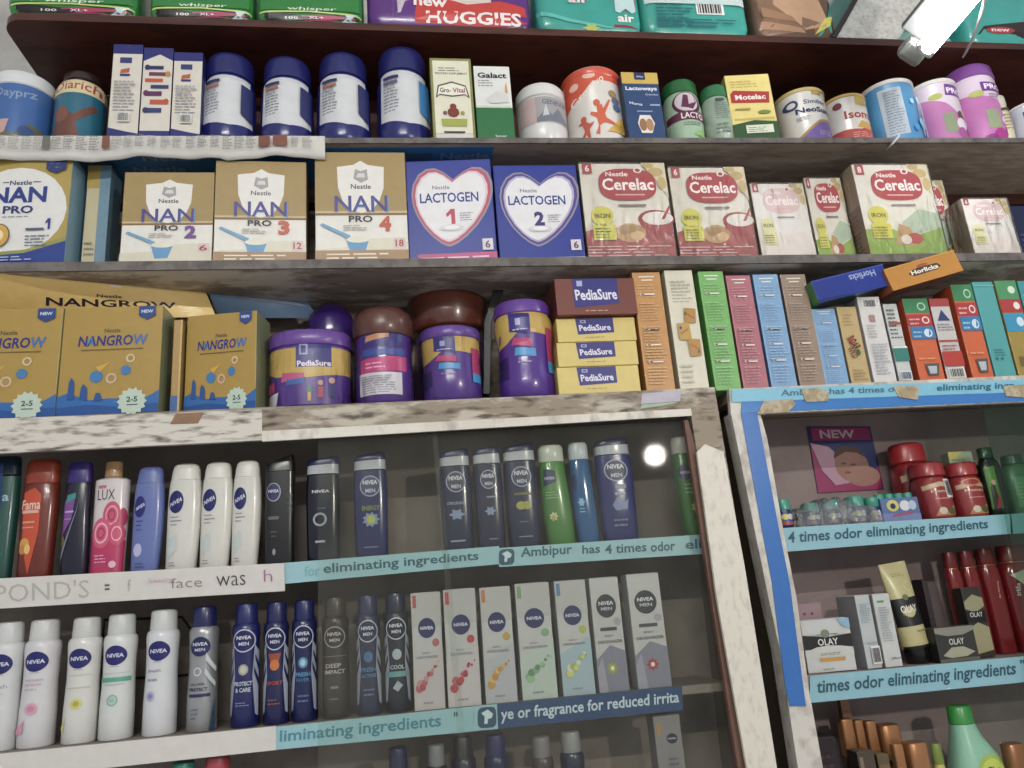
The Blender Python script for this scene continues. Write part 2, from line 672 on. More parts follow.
def sheet(name, px, Y, th, col, ops, parent=None, m=None, Ys=None, rough=.4, metalcols=()):
    """flat printed sheet whose corners (bl, br, tr, tl) stand at given depths; ops are in fractions of it"""
    Ys = Ys or (Y,)*4
    c = [P(x, y, q) for (x, y), q in zip(px, Ys)]
    bm = bmesh.new()
    N = 12
    grid = [[None]*2 for _ in range(N+1)]

    def pt(u, v, e=0):
        a = c[0].lerp(c[1], u)
        b = c[3].lerp(c[2], u)
        p = a.lerp(b, v)
        return p + Vector((0, -e, 0))
    for i in range(N+1):
        for j in range(2):
            grid[i][j] = bm.verts.new(pt(i/N, j))
    fs = [bm.faces.new((grid[i][0], grid[i+1][0], grid[i+1][1], grid[i][1])) for i in range(N)]
    r = bmesh.ops.extrude_face_region(bm, geom=fs)
    for v in [g for g in r['geom'] if isinstance(g, bmesh.types.BMVert)]:
        v.co.y += th
    bmesh.ops.recalc_face_normals(bm, faces=bm.faces)
    o = link_mesh(name, bm, m or mat(col, rough), parent)
    if ops:
        decals(ops, o, 1, 1, lambda x, z, e: pt(x+.5, z, e+.0003), 0, rough, metalcols)
    return o


ZT = SH0.z(.3) + .55
structure(plain('wall_back', XL-.6, XR+.6, 1.46, 1.56, 0, ZT, PLASTER))
structure(plain('floor', XL-.6, XR+.6, -1.1, 1.56, -.05, 0, worn('grey_terrazzo_floor', 'A8A49C', 'B0ACA4', '7A756E', .5, 20)))

# dark brown backboard behind the powder jars
x_end = P(-2, 20, YF).x
pb = plain('backboard', x_end+.004, XR, 1.345, 1.36, SH1.z(0)-.02, SH0.z(0)-.0135, DARKWOOD)
pb.name = 'backboard_panel_1'
structure(pb)
pb2 = plain('backboard', XL, XR, 1.345, 1.36, SH3.z(0)+.01, SH1.z(0)-.035, GREYWOOD)
pb2.name = 'backboard_panel_2'  # weathered wooden backboard behind the two lower rows
structure(pb2)

# plank 0 : dark brown varnished, rounded front left corner
bm = bmesh.new()
th = .014
R = .035
X0 = x_end
out = [(XR, YF), (X0+R, YF)] + [(X0+R-R*math.sin(a), YF+R-R*math.cos(a)) for a in [PI/2*i/8 for i in range(1, 9)]] + [(X0, 1.345), (XR, 1.345)]
a = [bm.verts.new((x, y, SH0.z(x))) for x, y in out]
b = [bm.verts.new((x, y, SH0.z(x)-th)) for x, y in out]
bm.faces.new(a[::-1])
bm.faces.new(b)
for i in range(len(out)):
    bm.faces.new((a[i], a[(i+1) % len(out)], b[(i+1) % len(out)], b[i]))
bmesh.ops.recalc_face_normals(bm, faces=bm.faces)
o = link_mesh('wall_shelf', bm, DARKWOOD)
tag(o, 'dark brown varnished top plank with a rounded left corner under the diaper packs', 'shelf')
for sh, drop, nm, th, mm, lab in ((SH1, 0, 'wall_shelf', .009, GREYWOOD, 'thin grey wooden plank under the row of powder jars and cans'),
                                  (SH2, 0, 'wall_shelf', .014, PEELWOOD, 'grey plank with peeling white paint under the row of baby food boxes')):
    root = empty(nm, (0, YF, sh.z(0)))
    bm = bmesh.new()
    slab(bm, XL, XR, YF+.004, 1.344, sh.z, th)
    bmesh.ops.recalc_face_normals(bm, faces=bm.faces)
    o = link_mesh('plank', bm, mm)
    o.parent = root
    o.matrix_parent_inverse = Matrix.Translation(root.location).inverted()
    bm = bmesh.new()
    slab(bm, XL, XR, YF, YF+.004, lambda X: sh.z(X)+.0005, th+.001)
    bmesh.ops.recalc_face_normals(bm, faces=bm.faces)
    o = link_mesh('edge_strip', bm, EDGE)
    o.parent = root
    o.matrix_parent_inverse = Matrix.Translation(root.location).inverted()
    tag(root, lab, 'shelf')

# newspaper lining hanging over the plank edge
root = empty('newspaper', P(0, 131, YF))
bm = bmesh.new()
N = 60
xa, xb = P(-60, 131, YF-.001).x, P(325, 137, YF-.001).x
rows = []
for i in range(N+1):
    k = i/N
    X = xa+(xb-xa)*k
    zt = SH1.z(X) + .0012
    lipz = 0
    w = .0014*math.sin(k*34) + .0008*math.sin(k*71)
    dz = .045 - .012*k + .003*math.sin(k*19+1) + (.004 if k > .72 else 0)
    rows.append([(X, YF+.09, zt), (X, YF+.004, zt+.0005), (X, YF-.002+w*.3, zt+lipz*.1+.001), (X, YF-.0035+w, zt-.014), (X, YF-.0045+w*1.5, zt-dz*.62), (X, YF-.003+w*2, zt-dz*.82), (X, YF+.0005+w*2, zt-dz)])
vr = [[bm.verts.new(p) for p in r] for r in rows]
for i in range(N):
    for j in range(6):
        bm.faces.new((vr[i][j], vr[i+1][j], vr[i+1][j+1], vr[i][j+1]))
o = link_mesh('newspaper_sheet', bm, mat('D2CFC9', .85, var=.04), None, 60)
sol = o.modifiers.new('thickness', 'SOLIDIFY')
sol.thickness = .0004
o.parent = root
o.matrix_parent_inverse = Matrix.Translation(root.location).inverted()


def news_surf(x, z, e):
    X = xa+(xb-xa)*(x+.5)
    k = x+.5
    w = .0014*math.sin(k*34) + .0008*math.sin(k*71)
    zt = SH1.z(X)+.0012
    dz = .045 - .012*k + .003*math.sin(k*19+1) + (.004 if k > .72 else 0)
    zz = zt-.001 - (1-z)*(dz*.70-.001)
    return Vector((X, YF-.0066+w*1.4-e, zz)) - root.location


nops = []
rr = random.Random(4)
x = .01
while x < .99:
    w = rr.choice((.06, .1, .12, .14))
    k = rr.random()
    if k < .26:
        nops.append(('r', x, .1, x+w*.32, .9, rr.choice(('6B4A54', '5B5C68', '8C5A4A', '77766F'))))
        x += w*.4
    else:
        c0 = x
        while c0 < x+w-.012:
            nops.append(('lines', c0, .06, c0+.0275, .97, 9, '8F8C87' if k < .8 else '6F6C68'))
            c0 += .031
        x += w+.006
decals([q for q in nops if not (q[0] == 'lines' and q[3] > .995)], root, 1, 1, news_surf, 0, .8)
tag(root, 'folded newspaper lining hanging over the left end of the powder jar shelf', 'newspaper')

# ---------------- left cabinet
XP = P(716, 400, YF).x
ZB = SHB.z(.0) - .27
lc = empty('display_cabinet', (0, YF, 0))


def pin(o, root):
    o.parent = root
    o.matrix_parent_inverse = Matrix.Translation(root.location).inverted()
    return o


def fpoly(name, px, Y, th, m, root, ops=None):
    bm = bmesh.new()
    quadbox(bm, [P(x, y, Y) for x, y in px], th)
    return pin(link_mesh(name, bm, m), root)


YB = 1.315
bm = bmesh.new()
slab(bm, XL, P(714, 388, YF).x, YF+.008, YB+.03, SH3.z, .016)
bmesh.ops.recalc_face_normals(bm, faces=bm.faces)
pin(link_mesh('top_board', bm, worn('cabinet_top_wood', '8A7E72', 'A0968A', '50463E')), lc)
fpoly('top_rail', [(-330, 470), (262, 440), (262, 409.5), (-330, 430)], YF, .008, WORNWHITE, lc)
fpoly('top_rail', [(262, 440), (716, 412), (714.5, 387), (262, 409.5)], YF, .008, BEIGEWORN, lc)
fpoly('rail_lip', [(262, 441.5), (692, 415.5), (691, 408.5), (262, 431)], YF-.004, .004, CLEANWHITE, lc)
fpoly('corner_post', [(747, 768), (850, 1500), (895, 1500), (777, 768), (714.5, 387), (688, 389), (692, 420)][::-1], YF+.0005, .022, BEIGEWORN, lc)
fpoly('post_facing', [(747, 768), (842, 1400), (880, 1400), (777, 768), (744.5, 565), (723.5, 452), (705, 444), (697, 452), (717, 598)][::-1], YF-.006, .006, worn('chipped_white_post_paint', 'DAD4C8', '8A7464', 'B4A99C', .745, 22, (1.6, 1, .7), .5, .5, .2), lc)
fpoly('post_lining', [(738, 768), (747, 768), (697, 452), (688, 420), (684, 420)][::-1], YF+.004, .010, mat('7D5A4A', .6, var=.2), lc)
fpoly('packing_tape', [(170, 424), (198, 423), (203, 412), (176, 413.5)], YF-.0012, .0012, mat('9A7452', .6, var=.15), lc)
fpoly('sticker', [(641, 404), (680, 401), (681, 390.5), (642, 393.5)], YF-.0012, .0012, mat('B9B2C4', .4, var=.15), lc)
fpoly('sticker', [(640, 409), (672, 404), (678, 401.5), (642, 404.5)], YF-.0018, .0012, mat('9CB89A', .4, var=.15), lc)
# carcass
ztop = SH3.z(XP)-.02
bm = bmesh.new()
xr_ = P(713, 400, YF+.024).x
xb_ = P(850, 1500, YF+.024).x
quadbox(bm, [Vector((xr_, YB, SH3.z(xr_)-.017)), Vector((xb_, YB, P(850, 1500, YB).z)), Vector((XL, YB, P(850, 1500, YB).z)), Vector((XL, YB, SH3.z(XL)-.017))], .012)
pin(link_mesh('back_panel', bm, INTER), lc)
bm = bmesh.new()
A, B = P(714, 400, YF+.024), P(852, 1500, YF+.024)
for y0, y1 in ((YF+.024, YB),):
    vs = [bm.verts.new(v) for v in (Vector((A.x-.004, y0, A.z)), Vector((A.x, y0, A.z)), Vector((A.x, y1, A.z)), Vector((A.x-.004, y1, A.z)),
                                    Vector((B.x-.004, y0, B.z)), Vector((B.x, y0, B.z)), Vector((B.x, y1, B.z)), Vector((B.x-.004, y1, B.z)))]
    for q in [(0, 1, 2, 3), (4, 7, 6, 5), (0, 4, 5, 1), (1, 5, 6, 2), (2, 6, 7, 3), (3, 7, 4, 0)]:
        bm.faces.new([vs[i] for i in q])
pin(link_mesh('side_panel', bm, mat('6E5A4E', .6, var=.2)), lc)
zbot = P(850, 1500, YF).z
pin(plain('base', XL, B.x, YF+.03, YB, 0, zbot+.02, INTER), lc)


def cab_shelf(sh, root, X0, X1, m=INTER, th=.012):
    bm = bmesh.new()
    slab(bm, X0, X1, sh.Y+.0015, YB, sh.z, th)
    bmesh.ops.recalc_face_normals(bm, faces=bm.faces)
    return pin(link_mesh('shelf_board', bm, m), root)


cab_shelf(SHA, lc, XL, P(706, 535, SHA.Y).x)
cab_shelf(SHB, lc, XL, P(728, 683, SHB.Y).x)


class SB:
    pass


SHL = Shelf((0, 930), (700, 850), YF+.035, YF+.045)
cab_shelf(SHL, lc, XL, P(755, 850, SHL.Y).x)
SY = YF+.035
TXT = '2F6E7E'
LB = '9CC9D2'


def strip(px, col, ops, root, Y=SY, m=None):
    o = sheet('shelf_strip', px, Y-.001, .001, col, ops, None, m)
    pin(o, root)
    return o


def logo(u, v, w, h, c='2A5B78'):
    n = 20
    pts = []
    for i in range(n):
        a = 2*PI*i/n
        pts.append((u+w*math.copysign(abs(math.cos(a))**.5, math.cos(a)), v+h*math.copysign(abs(math.sin(a))**.5, math.sin(a))))
    return [('p', pts, c), ('p', [(u-w*.6, v+h*.45), (u+w*.1, v+h*.75), (u+w*.65, v+h*.3), (u+w*.5, v-h*.1), (u+w*.1, v-h*.15), (u+w*.05, v-h*.6), (u-w*.3, v-h*.6), (u-w*.25, v+h*.1)], 'CFE4EA')]


# shelf A strips: old white paper with worn lettering, then blue printed strip
strip([(-120, 616), (285, 591), (284, 563), (-120, 585)], 'D6D2CC', [
    ('t', "POND'S", .385, .5, .23, .62, 'B9B4AE', {'b': -.005}),
    ('t', '=', .545, .5, .012, .2, '6A6560'), ('t', 'f', .60, .52, .008, .4, 'B7B2AC'),
    ('t', 'face', .745, .5, .08, .34, '8F8A86', {'b': -.01}), ('t', 'was', .86, .48, .075, .36, '4E4B4A', {'b': -.01}),
    ('t', 'h', .957, .58, .022, .42, 'B0709A', {'b': -.01}), ('t', 'beauty', .68, .62, .06, .22, 'D6B9C6')], lc, SY-.004)
strip([(283, 584), (500, 564), (499, 546), (283, 563)], LB, [
    ('t', 'eliminating ingredients', .54, .5, .72, .62, TXT, {'b': .02}), ('t', 'for', .13, .5, .07, .5, '7FB6C2')], lc)
strip([(499, 567), (709, 553.5), (708, 534), (499, 548)], LB,
      logo(.035, .5, .036, .42) + [('t', 'Ambipur', .22, .62, .24, .66, TXT, {'b': .02}), ('t', 'has', .43, .62, .085, .46, TXT, {'b': .02}),
       ('t', '4 times', .595, .56, .2, .5, TXT, {'b': .02}), ('t', 'odor', .775, .52, .12, .5, TXT, {'b': .02}), ('t', 'eli', .925, .54, .08, .5, TXT, {'b': .02})], lc)
# shelf B strips
strip([(-120, 792), (276, 750), (276, 726), (-120, 766)], 'DAD6D0', [], lc, SY-.002)
strip([(274, 750), (478, 731), (477, 706), (275, 727)], LB, [
    ('t', 'liminating ingredients', .42, .5, .79, .66, '4E97A6', {'b': .02}), ('t', '"', .89, .75, .02, .18, TXT)], lc)
strip([(474, 731), (498, 729), (497, 704), (474, 706)], LB, logo(.55, .5, .4, .42), lc, SY-.0015)
strip([(497, 729), (683, 710), (682, 686), (497, 704)], '1F4E80', [
    ('t', 'ye or fragrance for reduced irrita', .5, .5, .96, .62, 'C9DCE6', {'b': .02})], lc)

# sliding glass panes of the left cabinet
for (a, b, yy, mm) in ((318, 440, YF+.008, GLASS), (432, 692, YF+.0135, GLASS)):
    bm = bmesh.new()
    if a == 318:
        pts = [(318, 437.5), (318, 900), (478, 880), (437, 430)]
    else:
        pts = [(432, 430), (470, 880), (752, 850), (692, 414)]
    quadbox(bm, [P(x, y, yy) for x, y in pts], .003)
    pin(link_mesh('glass_pane', bm, mm), lc)
tag(lc, 'wide glass-fronted cabinet with worn white frame holding lotion bottles and deodorants', 'cabinet')

# ---------------- right cabinet
rc = empty('display_cabinet', (.6, YF, 0))
XQ = P(738, 400, YF).x
bm = bmesh.new()
slab(bm, P(732, 390, YF).x, XR, YF+.01, YB+.03, SH3R.z, .016)
bmesh.ops.recalc_face_normals(bm, faces=bm.faces)
pin(link_mesh('top_board', bm, GREYWOOD), rc)
WHT = worn('dirty_white_enamel', 'CFCAC2', 'BDB7AE', '7A7068', .5, 18, (1, 1, .7), .5, .5, .15)
fpoly('top_rail', [(731, 415), (1330, 388), (1330, 361), (729, 389)], YF, .01, WHT, rc)
fpoly('corner_post', [(930, 1500), (975, 1500), (823, 768), (809, 690), (797, 600), (784, 534), (767, 437), (760, 413), (731, 413), (769, 600), (780, 650), (798, 768)], YF+.0006, .03, WHT, rc)
fpoly('blue_tape', [(790, 706), (806, 706), (803, 684), (790, 584), (780, 534), (757, 412), (741, 412), (763, 534), (772.5, 584), (785, 684)], YF-.0012, .0016, mat('2878C4', .25, coat=.5), rc)
fpoly('blue_tape', [(741, 413), (1330, 388), (1330, 376), (742, 401)], YF-.0016, .0014, mat('2E84CC', .25, coat=.5), rc)
o = sheet('rail_strip', [(732, 402), (1040, 391.5), (1040, 379), (732, 389.5)], YF-.0022, .0006, '7FC3DA', [
    ('t', 'Ambipur has 4 times odor', .36, .52, .42, .66, '3C7C98', {'b': .02}), ('t', 'eliminating ingr', .78, .5, .26, .66, '2F6C8C', {'b': .02})], None)
pin(o, rc)
for px in ([(757, 414), (788, 412), (796, 404), (792, 399), (764, 401)], [(806, 402), (828, 401), (829, 393), (821, 388), (801, 389)], [(899, 397), (918, 400), (919, 386), (893, 386)], [(1006, 396), (1030, 398), (1030, 384), (1003, 386)]):
    fpoly('packing_tape', px[::-1], YF-.0036, .0009, worn('torn_brown_tape', 'A39274', 'B7AA92', '6F614A', .5, 40), rc)
bm = bmesh.new()
xa_ = P(745, 400, YB).x
quadbox(bm, [Vector((xa_, YB, SH3R.z(xa_)-.017)), Vector((XR, YB, SH3R.z(XR)-.017)), Vector((XR, YB, P(900, 1500, YB).z)), P(900, 1500, YB)], .012)
pin(link_mesh('back_panel', bm, INTERR), rc)
bm = bmesh.new()
A, B = P(735, 405, YF+.03), P(935, 1500, YF+.03)
vs = [bm.verts.new(v) for v in (Vector((A.x, YF+.03, A.z)), Vector((A.x+.02, YF+.03, A.z)), Vector((A.x+.02, YB+.012, A.z)), Vector((A.x, YB+.012, A.z)),
                                Vector((B.x, YF+.03, B.z)), Vector((B.x+.02, YF+.03, B.z)), Vector((B.x+.02, YB+.012, B.z)), Vector((B.x, YB+.012, B.z)))]
for q in [(0, 1, 2, 3), (4, 7, 6, 5), (0, 4, 5, 1), (1, 5, 6, 2), (2, 6, 7, 3), (3, 7, 4, 0)]:
    bm.faces.new([vs[i] for i in q])
pin(link_mesh('side_panel', bm, mat('7A6A5C', .6, var=.2)), rc)
pin(plain('base', B.x, XR, YF+.03, YB, 0, P(935, 1500, YF).z+.02, INTERR), rc)
cab_shelf(SHC, rc, P(768, 528, SHC.Y).x, XR, INTERR)
cab_shelf(SHD, rc, P(792, 680, SHD.Y).x, XR, INTERR)
SHE = Shelf((830, 868), (1024, 848), YF+.035, YF+.045)
cab_shelf(SHE, rc, P(826, 860, SHE.Y).x, XR, INTERR)
strip([(783, 552), (1013, 533.5), (1011, 514), (783, 528)], '8FBFCC', [('t', '4 times odor eliminating ingredients', .455, .52, .87, .62, '2C5F70', {'b': .02})], rc)
strip([(1011, 534), (1120, 527), (1120, 506), (1010, 514)], '86B6C4', [], rc)
strip([(810, 703), (1026, 682), (1026, 656), (810, 676)], '8FBFCC', [('t', 'times odor eliminating ingredients', .49, .5, .92, .64, '2C5F70', {'b': .02}), ('t', '"', .98, .8, .02, .14, '2C5F70')], rc)
strip([(1026, 682), (1120, 674), (1120, 648), (1026, 656)], '8FBFCC', [('t', 'Ambipur', .5, .5, .6, .6, '2C5F70', {'b': .02})], rc)
bm = bmesh.new()
quadbox(bm, [P(x, y, YF+.014) for x, y in ((982, 402), (1330, 384), (1330, 900), (1064, 900), (1015, 562))], .003)
pin(link_mesh('glass_pane', bm, GLASS2), rc)
tag(rc, 'blue-taped white cabinet on the right holding red jars and face creams', 'cabinet')

# ---------------- printed sheets lining the undersides of the planks
def Q(x, y, z):
    d = (x-512)*rt - (y-384)*up + F*fw
    return CAM + d*((z-CAM.z)/d.z)


def undersheet(px, sh, th, drop, col, ops, name='lining_sheet', sag=0):
    """sheet tacked flat under a plank; px = the picture's bl, br, tr, tl of it"""
    zc = sh.z(P(sum(p[0] for p in px)/4, 250, YF).x) - th
    c = []
    for x, y in px:
        q = Q(x, y, zc)
        z = sh.z(q.x) - th - (drop if len(c) > 1 else drop + sag)
        c.append(Q(x, y, z))
    c = [Vector((q.x, min(q.y, 1.338), q.z)) for q in c]

    def pt(u, v, e=0):
        return c[0].lerp(c[1], u).lerp(c[3].lerp(c[2], u), v) - Vector((0, 0, e))
    bm = bmesh.new()
    NU, NV = 24, 10
    top = [[bm.verts.new(pt(i/NU, j/NV) + Vector((0, 0, .0008))) for j in range(NV+1)] for i in range(NU+1)]
    bot = [[bm.verts.new(pt(i/NU, j/NV)) for j in range(NV+1)] for i in range(NU+1)]
    for i in range(NU):
        for j in range(NV):
            bm.faces.new((top[i][j], top[i+1][j], top[i+1][j+1], top[i][j+1]))
            bm.faces.new((bot[i][j], bot[i][j+1], bot[i+1][j+1], bot[i+1][j]))
        for j in (0, NV):
            bm.faces.new((top[i][j], top[i+1][j], bot[i+1][j], bot[i][j]))
    for j in range(NV):
        for i in (0, NU):
            bm.faces.new((top[i][j], top[i][j+1], bot[i][j+1], bot[i][j]))
    bmesh.ops.recalc_face_normals(bm, faces=bm.faces)
    o = link_mesh(name, bm, mat(col, .3))
    if ops:
        decals(ops, o, 1, 1, lambda x, z, e: pt(x+.5, z, e+.0003), 0, .3)
    return o


o = undersheet([(85, 196), (489, 178), (494, 147), (60, 149)], SH1, .009, .0012, '3A84BE', [
    ('t', 'Nestle', .93, .74, .12, .2, '8FA6BE', {'b': .02}), ('r', .78, .68, .85, .84, '4A6F94'), ('t', 'Nestle', .235, .82, .13, .16, '8FAAC0', {'b': .02}), ('t', 'Nestle', .2, .55, .12, .16, '8FAAC0', {'b': .02}),
    ('lines', .05, .6, .13, .8, 2, '4F7EA0'), ('lines', .33, .5, .42, .66, 2, '4F7EA0')])
tag(o, 'dark blue printed sheet under the plank above the gold formula boxes', 'poster')
o = undersheet([(-80, 320), (216, 317), (206, 293), (-80, 267)], SH2, .014, .0012, 'F0D080', [
    ('p', [(.63, 1), (.68, .995), (.67, .93), (.64, .93)], 'ECE6DA'),
    ('t', 'Nestle', .63, .66, .09, .09, '4A3C38', {'b': .02}), ('t', 'NANGROW', .64, .45, .46, .22, '2E2C4A', {'b': .02})], sag=.045)
tag(o, 'gold printed sheet under the plank above the growth milk boxes', 'poster')
o = undersheet([(219, 318), (318, 318), (308, 303), (209, 294)], SH2, .014, .0012, '7A9CC0', [('p', [(.1, 1), (1, 1), (1, .75)], 'B7C3CF')], sag=.03)
tag(o, 'blue grey printed sheet under the plank, right of the gold one', 'poster')
o = sheet('poster', [(818, 493), (884, 489), (870, 426.5), (807, 426.5)], YB-.0025, .001, '2E3F78', [
    ('r', .05, .78, .97, .98, 'B02E72'), ('t', 'NEW', .45, .88, .55, .13, 'D9C3CF', {'b': .03}),
    ('p', [(0, 0), (.98, 0), (1, .38), (.75, .12), (.25, .12), (.12, .3), (0, .72)], 'A8306E'),
    ('p', [(.0, .75), (.28, .68), (.45, .5), (.5, .12), (.28, .1), (.12, .32)], 'C49AAE'),
    ('e', .58, .4, .26, .27, 'A87B6C'), ('e', .72, .22, .26, .16, 'B08475'), ('p', [(.32, .5), (.36, .63), (.52, .69), (.72, .66), (.82, .5), (.7, .58), (.52, .6), (.42, .55)], '5B3E38'),
    ('e', .46, .42, .04, .015, '6E4A40'), ('e', .6, .4, .04, .015, '6E4A40'), ('e', .5, .28, .05, .02, '9A4F4C')], None)
tag(o, 'pink and blue poster of a sleeping baby headed NEW on the cabinet back', 'poster')

# ================================================================== PRODUCTS
NAVY = '20246E'


def star(u, v, ru, rv, n, col, k=.5):
    return ('p', [(u+ru*(1 if i % 2 == 0 else k)*math.cos(PI*i/n), v+rv*(1 if i % 2 == 0 else k)*math.sin(PI*i/n)) for i in range(2*n)], col)


# ---------- top row: diaper and pad packs
def soft_pack(xl, xr, ybot, H, depth, cols, ops, label, cat='pack', group=None, setback=0, puff=.012):
    X0_, X1_ = P(xl, ybot, YF+.03).x, P(xr, ybot, YF+.03).x
    W = X1_-X0_-.002
    X = (X0_+X1_)/2
    Yf = SH0.yi+setback
    root = empty('diaper_pack' if cat == 'diapers' else 'pad_pack', (X, Yf+depth/2, SH0.z(X)+.0006+max(0, SH0.k)*W/2))
    secs = [(0, .9, .86, 6), (.03, .96, .93, 7), (.12, 1, 1, 8), (.5, 1, 1.02, 8), (.9, 1, 1, 8), (.97, .95, .85, 7), (1, .9, .7, 6)]
    secs = norm_secs(secs)
    bm = bmesh.new()
    loft(bm, secs, W/2, depth/2, H, n=64)
    rnd = random.Random(int(xl+99))
    for v in bm.verts:
        if v.co.z > .01:
            v.co.y += .0015*math.sin(v.co.x*90+rnd.random()*.6)*math.cos(v.co.z*60)
    link_mesh('bag', bm, mat(cols[0], .28, var=.12, coat=.4, bump=.5, scale=25), root, 50)

    def surf(x, z, e):
        w, d, q, xo = sect(secs, z/H)
        xx = max(-.985, min(.985, x/(W/2*w)))
        return Vector((xx*W/2*w, -depth/2*d*(1-abs(xx)**q)**(1/q)-e-.0016, z+.0035))
    kv = 1.6 if cat == 'diapers' else .56
    decals(ops, root, W, H, lambda x, z, e: surf(x, min(z*kv, H*.99), e), 1, .3)
    tb = bmesh.new()
    box(tb, -W*.42, W*.42, -.002, .002, H-.001, H+.02, .0008)
    link_mesh('sealed_seam', tb, mat(cols[0], .3), root)
    tag(root, label, cat, group)
    return root


def whisper(tx=.5):
    return [('r', 0, .0, 1, .10, '2A2422'), ('r', 0, .22, 1, 1, '2E8A3E'), ('p', [(0, .02), (.3, .03), (.7, .02), (1, .08), (1, .16), (.75, .155), (.4, .13), (0, .2)], '27201F'),
            ('p', [(.45, .03), (.85, .03), (.95, .1), (.6, .145), (.42, .12)], 'B02A5C'), ('t', 'whisper', .52, .25, .46, .09, 'DCEAD8', {'sh': .12, 'b': .01}),
            ('t', '100', .33, .075, .12, .045, 'E0DCD8'), ('t', 'XL+', .56, .085, .14, .045, 'EAD8DE', {'b': .02}),
            ('p', [(.8, .02), (.92, .02), (.9, .1), (.95, .17), (.83, .17), (.85, .09)], 'B9CFD8'), ('p', [(0, .16), (.5, .185), (1, .13), (1, .155), (.5, .21), (0, .19)], 'C9DC6A')]


soft_pack(12, 142, 16, .17, .09, ('2E8A3E',), whisper(), 'leftmost green sanitary pad pack on the top plank', 'pads', 'green sanitary pad packs')
soft_pack(152, 256, 20, .17, .09, ('2E8A3E',), whisper(), 'middle one of the three green sanitary pad packs', 'pads', 'green sanitary pad packs')
soft_pack(258, 364, 23, .17, .09, ('2E8A3E',), whisper(), 'green sanitary pad pack right beside the purple diaper pack', 'pads', 'green sanitary pad packs')
soft_pack(367, 531, 28, .2, .12, ('6A2C8C',), [('p', [(.15, 0), (.28, 0), (.3, .35), (.17, .4)], 'C9BFC6'), ('p', [(.28, .04), (.3, .17), (.45, .19), (.6, .14), (.8, .17), (.96, .14), (.97, .05), (.9, .02), (.6, .0), (.3, .0)], 'CF3A30'),
          ('p', [(.35, .2), (.75, .2), (.75, .16), (.6, .14), (.42, .19)], 'D8CBC0'), ('t', 'HUGGIES', .64, .055, .58, .075, 'EFE6E4', {'b': .03}), ('t', 'new', .38, .145, .2, .05, 'EFE6E4', {'b': .03, 'rot': -3})],
          'purple diaper pack with a red panel reading HUGGIES on the top plank', 'diapers', 'diaper packs')
soft_pack(535, 640, 32, .2, .12, ('1FA79A',), [('r', .72, .03, .95, .3, 'A03040'), ('p', [(.74, .13), (.78, .12), (.84, .15), (.9, .12), (.94, .14), (.93, .3), (.75, .3)], 'BFD8D8'),
          ('t', 'air', .835, .085, .16, .05, 'F0E6E6', {'b': .03}), ('t', 'air', .4, .2, .2, .04, 'F0D6D6', {'b': .03}), ('p', [(.0, .1), (.3, .05), (.7, .02), (.7, .03), (.3, .07), (0, .13)], '56C0B4'), star(.5, .02, .09, .03, 6, 'B7C23C')],
          'teal diaper pack with a red tag reading air', 'diapers', 'diaper packs')
soft_pack(640, 746, 35, .2, .12, ('25A598',), [('bars', .5, .13, .76, .21, '3A3A3A'), ('r', .03, .2, .97, .32, 'C2D2CE'), ('lines', .12, .05, .5, .2, 7, '1F6E78'), ('lines', .12, .04, .9, .1, 3, '1F6E78')],
          'teal diaper pack turned to its barcode side', 'diapers', 'diaper packs')
soft_pack(750, 832, 38, .2, .12, ('6E4F3A',), [('p', [(.0, 0), (.7, .0), (.78, .1), (.45, .16), (.2, .3), (0, .3)], '8F6E54'), ('p', [(.25, .22), (.6, .05), (.9, .08), (.8, .3), (.3, .35)], 'C79F7C'), ('p', [(.05, .05), (.6, .03), (.55, .06), (.08, .1)], 'B28A6C'),
          ('p', [(.1, .13), (.5, .1), (.45, .14), (.1, .2)], 'A67F60'), ('p', [(.72, 0), (1, 0), (1, .3), (.86, .1)], '2AA39A'), ('p', [(.7, .02), (.9, .08), (.97, .16), (.85, .13)], 'D6CE3E')],
          'brown picture-printed diaper pack between the teal packs and the tube light', 'diapers', 'diaper packs')
soft_pack(868, 958, 41, .2, .12, ('2FA59A',), [('p', [(0, .0), (1, 0), (1, .1), (.5, .14), (0, .08)], '8FC4BC')], 'teal diaper pack mostly hidden behind the tube light', 'diapers', 'diaper packs', setback=.03)
soft_pack(961, 1085, 43, .2, .12, ('2BA79E',), [('p', [(0, 0), (.9, .0), (.9, .12), (.45, .16), (.12, .12)], '3B2A28'), ('e', .24, .09, .11, .025, 'A8343C'), ('t', 'new', .24, .09, .14, .02, 'EBD9D9', {'b': .02}), ('p', [(.4, 0), (.9, 0), (.9, .1), (.5, .09)], 'B79A78')],
          'teal diaper pack at the far right end of the top plank', 'diapers', 'diaper packs')

# ---------- row 1 : jars, boxes and cans
JARLID = [(0, .9, .9, 2), (.02, .98, .98, 2), (.1, 1, 1, 2), (.8, 1, 1, 2), (.82, .97, .97, 2)]
vessel('powder_jar', -8, 55, 69, SH1, JARLID, [(.82, 1.0, 1.0, 2), (.95, 1.01, 1.01, 2), (1, .93, .93, 2)], 'D5D9DE', 'D8DADB', [
    ('t', 'Dayprz', .58, .68, .6, .15, '8FA5C4', {'arc': -.03}), ('p', [(.2, .05), (.45, .18), (.62, .1), (.8, .28), (.95, .25), (.95, .02), (.2, .02)], '6E6E5C'), ('e', .78, .16, .1, .08, '3A5A8C'), ('p', [(.05, .05), (.3, .28), (.55, .3), (.5, .12), (.3, .05)], 'C9A49A')],
    'white-lidded jar with a blue label, leftmost on the powder shelf', 'jar', bands=[(.04, .8, '3F6FAE')], dr=1, n=48)
